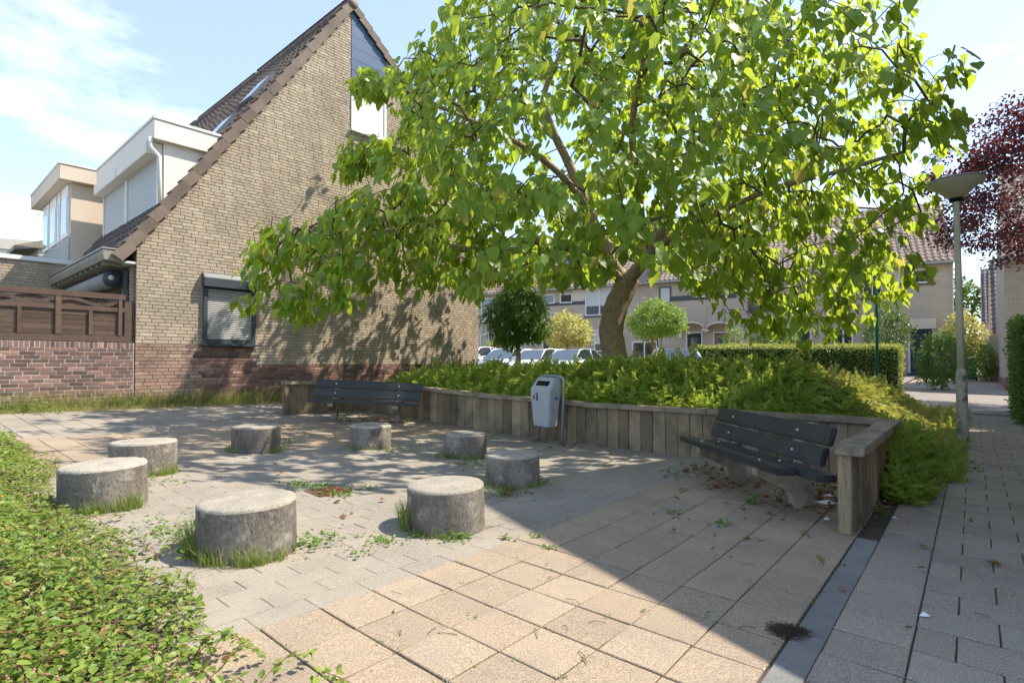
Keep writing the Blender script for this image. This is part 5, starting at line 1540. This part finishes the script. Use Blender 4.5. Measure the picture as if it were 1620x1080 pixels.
# ================================================================== HEDGES
def hedge(name, label, P, Q, depth, h, mat, topmat, size, dens, z0=0.):
    d = Q - P; ang = math.atan2(d.y, d.x); L = math.hypot(d.x, d.y)
    t = empty(name, P, ang, label, 'hedge')
    t.rotation_euler = (0, -math.atan2(d.z, L), ang)
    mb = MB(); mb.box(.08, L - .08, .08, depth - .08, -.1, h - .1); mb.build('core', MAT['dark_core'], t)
    n1_, n2_, n3_ = int(L * h * dens), int(L * depth * dens * 1.1), int(depth * h * dens)
    def put(pp, nn, m, nm, sz=1.):
        n = len(pp); pp = pp + RNG.normal(size=(n, 3)) * .045
        pp = pp + nn * (.05 * waves(pp[:, 0], pp[:, 2] * 2 + pp[:, 1], 2.2, 5))[:, None]
        ld = nn * .5 + rvec(n) * .8 + np.array([0, 0, .15]); M = frames(ld, nn + .7 * rvec(n)); tv, tf = oval(.55)
        tag(bulk(nm, tv, tf, scaled(M, RNG.uniform(.7, 1.3, n) * size * sz), pp, MAT[m], t), kind='stuff')
    f = np.stack([RNG.random(n1_) * L, np.zeros(n1_), RNG.random(n1_) * h], 1); put(f, np.tile([0, -1., 0], (n1_, 1)), mat, 'foliage')
    f = np.stack([RNG.random(n2_) * L, RNG.random(n2_) * depth, np.full(n2_, h)], 1); put(f, np.tile([0, 0, 1.], (n2_, 1)), topmat, 'top_growth')
    for (x, s) in ((0., -1.), (L, 1.)):
        f = np.stack([np.full(n3_, x), RNG.random(n3_) * depth, RNG.random(n3_) * h], 1); put(f, np.tile([s, 0, 0.], (n3_, 1)), mat if s < 0 else topmat, 'end_growth')  # end towards the sun gets the top's colour, the other stays dark
    return t
P = base_at(1100, 23.5); Q = base_at(1424, 19.5)
hedge('clipped_hedge', 'long clipped hedge with sunlit gold put into its top colour before the far row', P, Q, 1.1, at_y(1260, 548, 21.5).z - (P.z + Q.z) / 2, 'hedge', 'hedge_sunlit', .075, 420)
P = ABz(13.3, -.95); Q = ABz(16.3, -.95)
P_, Q_ = ABz(12.6, -2.2), ABz(12.6, -.95)
hd_ = hedge('garden_hedge', 'tall dark green hedge at the right edge of the footpath', ABz(17.6, -.74), ABz(14.4, -.68), 1.3, 2.05, 'hedge', 'hedge', .07, 650)

# ================================================================== SHRUB BED BEHIND THE TIMBER WALL
def smooth01(t): t = np.clip(t, 0, 1); return t * t * (3 - 2 * t)
def mound(a, b):
    """top surface of the shrubs above the ground, in grid coordinates"""
    edge_w = smooth01((a - 7.2) / 2.0)
    edge_r = smooth01((b - (.72 - .25 * smooth01((a - 11.) / 2.5))) / 1.5)
    edge_l = smooth01((11.4 - b) / 1.2)
    edge_f = smooth01((17.0 - a) / 1.6)
    x, y = AB(a, b)
    h = .54 + edge_w * (.56 - .42 * smooth01((a - 9.5) / 3.) * smooth01((7.0 - b) / 3.) - .30 * smooth01((b - 5.2) / 2.)) + .11 * waves(a, b, 1.6, 3) * (.3 + .7 * edge_w) + .08 * waves(a, b, 4.2, 8) * (.3 + .7 * edge_w)
    return h * edge_r * edge_l * edge_f
def bed_ok(a, b):
    x, y = AB(a, b)
    inbed = (a > 7.42) & (a < 17.) & (b < 11.2) & (b > -.05)
    wx = -7.4 + .885 * (y - 10.8)
    return inbed & (x > wx + .3) & ~((a < 8.4) & (b > 9.6))
soil = drape('planting_bed', MAT['soil'], np.linspace(7.2, 16.8, 50), np.linspace(.75, 11., 50), .05,
             fn=lambda A, B: np.maximum(mound(A, B) - .22, .0) * bed_ok(A + .1, B))
n = 85000
a = 7.0 + RNG.random(n) ** 1.35 * 10.0; b = .15 + RNG.random(n) * 11.1
ov = RNG.random(n) < .07          # growth spilling over the end wall towards the footpath
a = np.where(ov, 5.7 + RNG.random(n) * 4, a); b = np.where(ov, .38 + RNG.random(n) * .4, b)
ok = bed_ok(a, b) | (ov & (b < .62 ) & (a > 5.75 + .5 * (b - .1)))
a, b, ov = a[ok], b[ok], ov[ok]; n = len(a)
x, y = AB(a, b); h = mound(a, b)
spill = np.clip((7.2 - a) / 1.5, 0, 1); h = np.where(ov & (a < 8.5), (.06 + .36 * RNG.random(n)) * smooth01((b - .30) / .35) * (1 - .75 * spill) + .03, h)
e = .05
ga = (mound(a + e, b) - mound(a - e, b)) / (2 * e); gb = (mound(a, b + e) - mound(a, b - e)) / (2 * e)
ga, gb = np.clip(ga, -1.5, 1.5), np.clip(gb, -1.5, 1.5)
nx, ny = -(ga * UX - gb * UY), -(ga * UY + gb * UX)
nrm = np.stack([nx, ny, np.ones(n)], 1); nrm /= np.linalg.norm(nrm, axis=1, keepdims=True)
p = np.stack([x, y, G(x, y) + h], 1) - nrm * (RNG.random((n, 1)) * .20)
hor = rvec(n); hor[:, 2] = 0
d = hor * .8 + nrm * .55 + np.stack([nx, ny, -np.abs(nx) - np.abs(ny)], 1) * .35 + .15 * rvec(n)
M = frames(d, nrm + .35 * rvec(n)); sz_ = RNG.uniform(.15, .32, n) * (.55 + .45 * np.clip(h / .5, .3, 1))
tall = RNG.random(n) < .02
d = np.where(tall[:, None], d * .5 + np.array([0, 0, 1.1]), d); M = frames(d, nrm + .35 * rvec(n)); sz_ = np.where(tall, sz_ * 1.35, sz_)
gold = smooth01((a - 8.4 - .14 * np.abs(b - 3.)) / 2.4) * smooth01((6.6 - b) / 2.) * .95; isg = RNG.random(n) < gold
tw = empty('shrub_bed', ABz(9., 4.), 0); T_ = np.array(tw.location)
for s, (m, sel) in enumerate((('bed_leaf', ~isg), ('bed_gold', isg))):
    tv, tf = spray(8, .26, .135, 3 + s)
    o = bulk('foliage', tv, tf, scaled(M[sel], sz_[sel]), p[sel] - T_, MAT[m], tw); tag(o, kind='stuff')
tag(tw, 'feathery green and golden low shrubs filling the raised bed', 'shrubs', kind='stuff')

# ================================================================== LOW SHRUB AT THE LEFT FRONT
def cover_h(a, b):
    lim = 1.10 + .12 * waves(a * 0, b, 1.9, 4) + .25 * smooth01((b - 5.6) / 1.2) - .20 * smooth01((3.1 - b) / 1.)
    t = smooth01((lim - a) / .85)
    return t * (.30 + .09 * waves(a, b, 2.6, 6) + .10 * smooth01((b - 5.5) / 2)), lim
n = 105000
a = -.9 + 2.6 * RNG.random(n); b = 1.1 + 8.6 * RNG.random(n) ** 1.45
x, y = AB(a, b); h, lim = cover_h(a, b)
ok = (a < lim - .02) & (y > .75) & (x > -8.)
px, py = project(np.stack([x, y, G(x, y) + h], 1)); ok &= (px > -60) & (py < 1160)
a, b, x, y, h, lim = (q[ok] for q in (a, b, x, y, h, lim)); n = len(a)
edge = np.clip((lim - a) / .5, 0, 1); kp = RNG.random(n) < .25 + .75 * edge; a, b, x, y, h = (q[kp] for q in (a, b, x, y, h)); n = len(a)
p = np.stack([x, y, G(x, y) + np.maximum(h * (1 - .45 * RNG.random(n) ** 2) + .02 * RNG.normal(size=n), .015)], 1)
hor = rvec(n); hor[:, 2] = 0
M = frames(hor + .35 * rvec(n), np.array([0, 0, 1.]) + .55 * rvec(n)); s = RNG.uniform(.014, .043, n) * (1 + .25 * np.clip((b - 4) / 4, 0, 1))
tv, tf = oval(.68, .10)
gc = tag(bulk('ground_cover', tv, tf, scaled(M, s), p, MAT['cover_leaf'], None), 'low spreading shrub with small leaves and reddish stems in the front corner', 'shrub', kind='stuff')
drape('cover_soil', MAT['soil'], np.linspace(-1.2, .95, 14), np.linspace(1, 10, 40), -.004, fn=lambda A, B: np.maximum(cover_h(A, B)[0] * .45 - .05, -.05))
mb = MB(); mf = MB(); mo = MB(); sl = []
for k in range(230):
    b0 = 1.3 + 7.5 * random.random() ** 1.5; a0 = random.uniform(-.5, 1.05)
    ang = random.gauss(0, .9); L = random.uniform(.15, .40); pts = []
    hh, lm_ = cover_h(np.array(a0), np.array(b0))
    if a0 > float(lm_): continue
    for i in range(6):
        t = i / 5; aa = a0 + math.cos(ang) * L * t; bb_ = b0 + math.sin(ang) * L * t
        h_, l_ = cover_h(np.array(aa), np.array(bb_)); x_, y_ = AB(aa, bb_)
        pts.append(Vector((x_, y_, float(G(x_, y_)) + max(float(h_), .0) * (.75 + .35 * t) + .03 + .10 * math.sin(math.pi * t) * random.uniform(.3, 1.1))))
    if pts[0].y < .8 or pts[-1].y < .8: continue
    mb.tube(pts, [.003, .0028, .0024, .002, .0016, .001], 5)
    for _ in range(26):
        i_ = random.randint(1, 4); q = pts[i_].lerp(pts[i_ + 1], random.random()); sl.append(tuple(q + Vector((random.gauss(0, .012), random.gauss(0, .012), random.gauss(0, .008)))))
    if random.random() < .5:
        for _ in range(random.randint(3, 8)):
            q = pts[-1] + Vector((random.gauss(0, .018), random.gauss(0, .018), random.gauss(.005, .012))); mf.lathe([(.001, -.005), (.0045, 0), (.001, .005)], 5, q)
for k in range(9):
    q = ABz(random.uniform(.3, .75), random.uniform(4.6, 6.2)); hq = float(cover_h(*[np.array(w_) for w_ in (q.x * UX + q.y * UY, -q.x * UY + q.y * UX)])[0])
    for _ in range(3): mo.lathe([(.003, -.008), (.010, 0), (.003, .009)], 6, q + Vector((random.gauss(0, .03), random.gauss(0, .03), hq + random.gauss(0, .02))))
sln = np.array(sl); ns = len(sln); hr = rvec(ns); hr[:, 2] *= .4
tag(bulk('shoot_leaves', tv, tf, scaled(frames(hr, np.array([0, 0, 1.]) + .5 * rvec(ns)), RNG.uniform(.018, .042, ns)), sln, MAT['cover_leaf'], gc), kind='stuff')
tag(mb.build('stems', MAT['stem_red'], gc), kind='stuff'); tag(mf.build('pink_flowers', MAT['flower_pink'], gc), kind='stuff'); tag(mo.build('orange_berries', MAT['flower_orange'], gc), kind='stuff')

# ================================================================== GRASS AND WEEDS
GB, GN = [], []
def tuft(c, n, spread, hmin, hmax, lean=.35, dirv=None):
    for _ in range(n):
        o = Vector((random.gauss(0, spread), random.gauss(0, spread), 0)); q = Vector(c) + o
        q.z = float(G(q.x, q.y)) - .005
        l = Vector((random.gauss(0, lean), random.gauss(0, lean), 1.)) + o * .8
        GB.append((tuple(q), tuple(l), random.uniform(hmin, hmax)))
def emit(name, label, mat, wd=.0035, parent=None):
    global GB
    n = len(GB); p = np.array([g[0] for g in GB]); d = np.array([g[1] for g in GB]); hh = np.array([g[2] for g in GB])
    M = frames(d, rvec(n) * np.array([1, 1, .1]))
    M = M * np.stack([np.full(n, wd) * RNG.uniform(.7, 1.5, n), hh, hh], 1)[:, None, :]
    tv, tf = blade(); o = bulk(name, tv, tf, M, p, MAT[mat]); tag(o, label, 'grass', kind='stuff'); GB = []
    return o
def ring(i, a0, a1, n, h0, h1, k=3):
    c, r, _ = STOOLS[i]
    for _ in range(n):
        an = R(random.uniform(a0, a1)); q = c + Vector((math.cos(an), math.sin(an), 0)) * (r + random.uniform(.0, .05)); tuft(q, k, .012, h0, h1, .22)
# angles: 0 = +x (right), -90 = towards the viewer, 180 = left
ring(0, 190, 225, 70, .04, .15); ring(0, 240, 275, 50, .03, .16); ring(0, 280, 312, 55, .03, .15); ring(0, 185, 225, 60, .10, .27); ring(0, 300, 340, 40, .04, .14); ring(1, 165, 215, 110, .08, .23); ring(1, 225, 300, 60, .02, .07)
ring(7, -75, -48, 60, .04, .13); ring(7, -42, -8, 80, .05, .18); ring(7, 200, 300, 60, .03, .10); ring(6, -55, 5, 75, .04, .16); ring(5, 180, 250, 30, .04, .13); ring(5, -40, 20, 40, .04, .12)
ring(4, 180, 330, 60, .03, .09); ring(3, 190, 330, 80, .03, .13); ring(2, 200, 340, 80, .03, .10)
emit('grass', 'tufts of grass round the feet of the concrete stools', 'grass')
# grass strip at the foot of the brick walls
nx_ = HM.to_3x3() @ Vector((1, 0, 0)); no_ = HM.to_3x3() @ Vector((0, -1, 0))
for _ in range(1900):
    s = random.uniform(-3.4, 3.3); o = abs(random.gauss(.05, .22)); q = HM @ Vector((s, -.03 - o, 0))
    tuft(q, 2, .03, .06, .34 * max(.25, 1 - o * 1.2) * (1.15 if -.5 < s < 2.4 else .8), .3)
emit('grass', 'strip of long grass at the foot of the brick walls', 'grass', .006)
for _ in range(1300):
    s = random.uniform(-1.8, 2.8); o = abs(random.gauss(.0, .15)); q = HM @ Vector((s, -.03 - o, 0)); tuft(q, 2, .05, .10, .45, .35)
for _ in range(2000):
    s = random.uniform(-3.6, 3.2); q = HM @ Vector((s, -.35 - abs(random.gauss(0, .22)), 0)); tuft(q, 2, .05, .03, .12, .6)
emit('dry_grass', 'dry straw coloured grass mixed into the strip by the brick walls', 'grass_dry', .005)
# small leafy weeds
wp, wm, ws = [], [], []
def weeds(c, n, spread, h, s0, s1):
    q = np.array(c) + RNG.normal(size=(n, 3)) * np.array([spread, spread, 0]); q[:, 2] = G(q[:, 0], q[:, 1]) + RNG.random(n) ** 1.5 * h
    hr = rvec(n); hr[:, 2] = .25; wp.append(q); wm.append(frames(hr + .3 * rvec(n), np.array([0, 0, 1.]) + .5 * rvec(n))); ws.append(RNG.uniform(s0, s1, n))
for (px, py, n, sd, h) in ((500, 770, 90, .10, .03), (540, 783, 70, .08, .03), (470, 768, 60, .07, .03), (575, 773, 40, .06, .02), (500, 860, 130, .10, .05), (610, 855, 60, .07, .03), (660, 848, 30, .05, .03), (560, 712, 50, .08, .05), (620, 712, 60, .09, .06),
                           (700, 725, 60, .08, .06), (750, 735, 110, .12, .08), (800, 780, 110, .12, .05), (720, 850, 120, .06, .05), (858, 765, 50, .05, .06), (1190, 797, 45, .03, .12), (1395, 815, 40, .04, .10), (430, 628, 60, .15, .12), (455, 655, 90, .10, .12),
                           (580, 645, 80, .08, .16), (545, 660, 30, .05, .1), (640, 668, 60, .10, .07), (455, 700, 60, .08, .06), (350, 862, 40, .1, .03), (405, 880, 30, .08, .03), (430, 868, 50, .1, .04), (960, 735, 16, .02, .02), (870, 868, 12, .02, .01), (1068, 812, 20, .04, .02), (1150, 830, 24, .04, .015), (560, 875, 20, .05, .02),
                           (800, 852, 16, .03, .02), (850, 848, 14, .03, .02), (480, 640, 50, .1, .1), (250, 765, 60, .12, .05), (300, 850, 90, .15, .04), (265, 835, 80, .16, .04)):
    weeds(gp(px, py), n, sd, h, .018, .045)
for _ in range(30):
    s = random.uniform(-3.4, -1.2); weeds(HM @ Vector((s, -.15 - abs(random.gauss(0, .3)), 0)), 20, .10, .30, .04, .10)
for _ in range(10): weeds(HM @ Vector((random.uniform(-.5, 3.), -.25, 0)), 20, .1, .2, .04, .08)
for _ in range(150):     # moss and seedlings in the joints
    a_ = random.randint(2, 24) * .3 - .03; b_ = random.uniform(.7, 2.4)
    if random.random() < .5: a_, b_ = random.uniform(1., 7.), .66 + .3 * random.randint(0, 6)
    weeds(ABz(a_, b_), random.randint(2, 6), .014, .012, .008, .018)
tv, tf = oval(.55)
tag(bulk('weeds', tv, tf, scaled(np.concatenate(wm), np.concatenate(ws)), np.concatenate(wp), MAT['weed']), 'leafy weeds sprouting between the paving stones and beside the walls', 'weeds', kind='stuff')

# ================================================================== LEAF LITTER, PAPER
lp_, n = [], 0
def litter(px, py, n, sx, sy):
    for _ in range(n):
        q = gp(px + random.gauss(0, sx), py + random.gauss(0, sy)); lp_.append((q.x, q.y, q.z + random.uniform(.004, .02)))
litter(1275, 792, 120, 34, 10); litter(1180, 765, 70, 45, 6); litter(1310, 768, 70, 16, 12); litter(1110, 745, 60, 30, 5); litter(1400, 790, 70, 12, 18); litter(1480, 740, 14, 30, 12); litter(1100, 800, 10, 90, 25)
litter(590, 665, 90, 45, 3); litter(790, 775, 26, 18, 5); litter(900, 705, 40, 50, 6); litter(1200, 850, 10, 60, 25); litter(820, 715, 20, 70, 10); litter(1450, 900, 9, 110, 70); litter(600, 760, 16, 130, 35)
lpn = np.array(lp_); n = len(lpn); hr = rvec(n); hr[:, 2] *= .25
tv, tf = oval(.62, .22)
tag(bulk('leaf_litter', tv, tf, scaled(frames(hr, np.array([0, 0, 1.]) + .45 * rvec(n)), RNG.uniform(.03, .085, n)), lpn, MAT['dry_leaf']), 'dry brown leaves collected under the benches and on the paving', 'leaves', kind='stuff')
mb = MB()
for _ in range(30):
    q = gp(random.uniform(520, 1600), random.uniform(720, 1050)); an = random.uniform(0, 6.3); L = random.uniform(.03, .11); d = Vector((math.cos(an), math.sin(an), 0)) * L
    mb.tube([q + Vector((0, 0, .005)), q + d * .5 + Vector((random.gauss(0, .008), random.gauss(0, .008), .012)), q + d + Vector((0, 0, .005))], .0016, 4)
tag(mb.build('twigs', MAT['bark_dark']), 'small dark twigs scattered over the paving', 'twigs', kind='stuff')
for (px, py, w, h, an, lab) in ((1307, 796, .075, .055, .3, 'white paper scrap lying behind the corner bench'), (1303, 785, .08, .02, .1, 'narrow white paper strip beside the larger scrap'), (1309, 822, .03, .02, .8, 'tiny white scrap near the timber end post'), (1463, 975, .022, .014, .5, 'tiny white scrap by the dark kerb strip'), (1415, 820, .018, .014, .2, 'white speck of paper on the footpath')):
    q = gp(px, py); t = MB(); t.add([(-w, -h, .012), (w, -h, .006), (w, h, .016), (-w, h, .006), (-w, -h, .010), (w, -h, .004), (w, h, .014), (-w, h, .004)], [(0, 1, 2, 3), (7, 6, 5, 4), (0, 4, 5, 1), (1, 5, 6, 2), (2, 6, 7, 3), (3, 7, 4, 0)])
    o = t.build('paper_scrap', MAT['paper']); o.location = q; o.rotation_euler = (0, 0, an); tag(o, lab, 'paper', 'white scraps of paper on the ground')
# peat like dark patch beside the kerb
q = gp(1248, 1000); n = 6000
pp = np.array(q) + (rvec(n) * np.array([1, 1, 0]) * (RNG.random((n, 1)) ** .7 * 2.1 + .25 * RNG.normal(size=(n, 1)))) * np.array([.05, .045, 0]); pp[:, 2] = G(pp[:, 0], pp[:, 1]) + .006
tv = np.array([(-.5, -.5, 0), (.5, -.5, 0), (0, .6, 0), (0, 0, .7)]); tf = np.array([(0, 1, 3), (1, 2, 3), (2, 0, 3)])
tag(bulk('dark_debris', tv, tf, scaled(frames(rvec(n), rvec(n)), RNG.uniform(.0015, .0045, n)), pp, MAT['soil']), 'dark patch of crumbled soil beside the kerb strip', 'soil patch', kind='stuff')
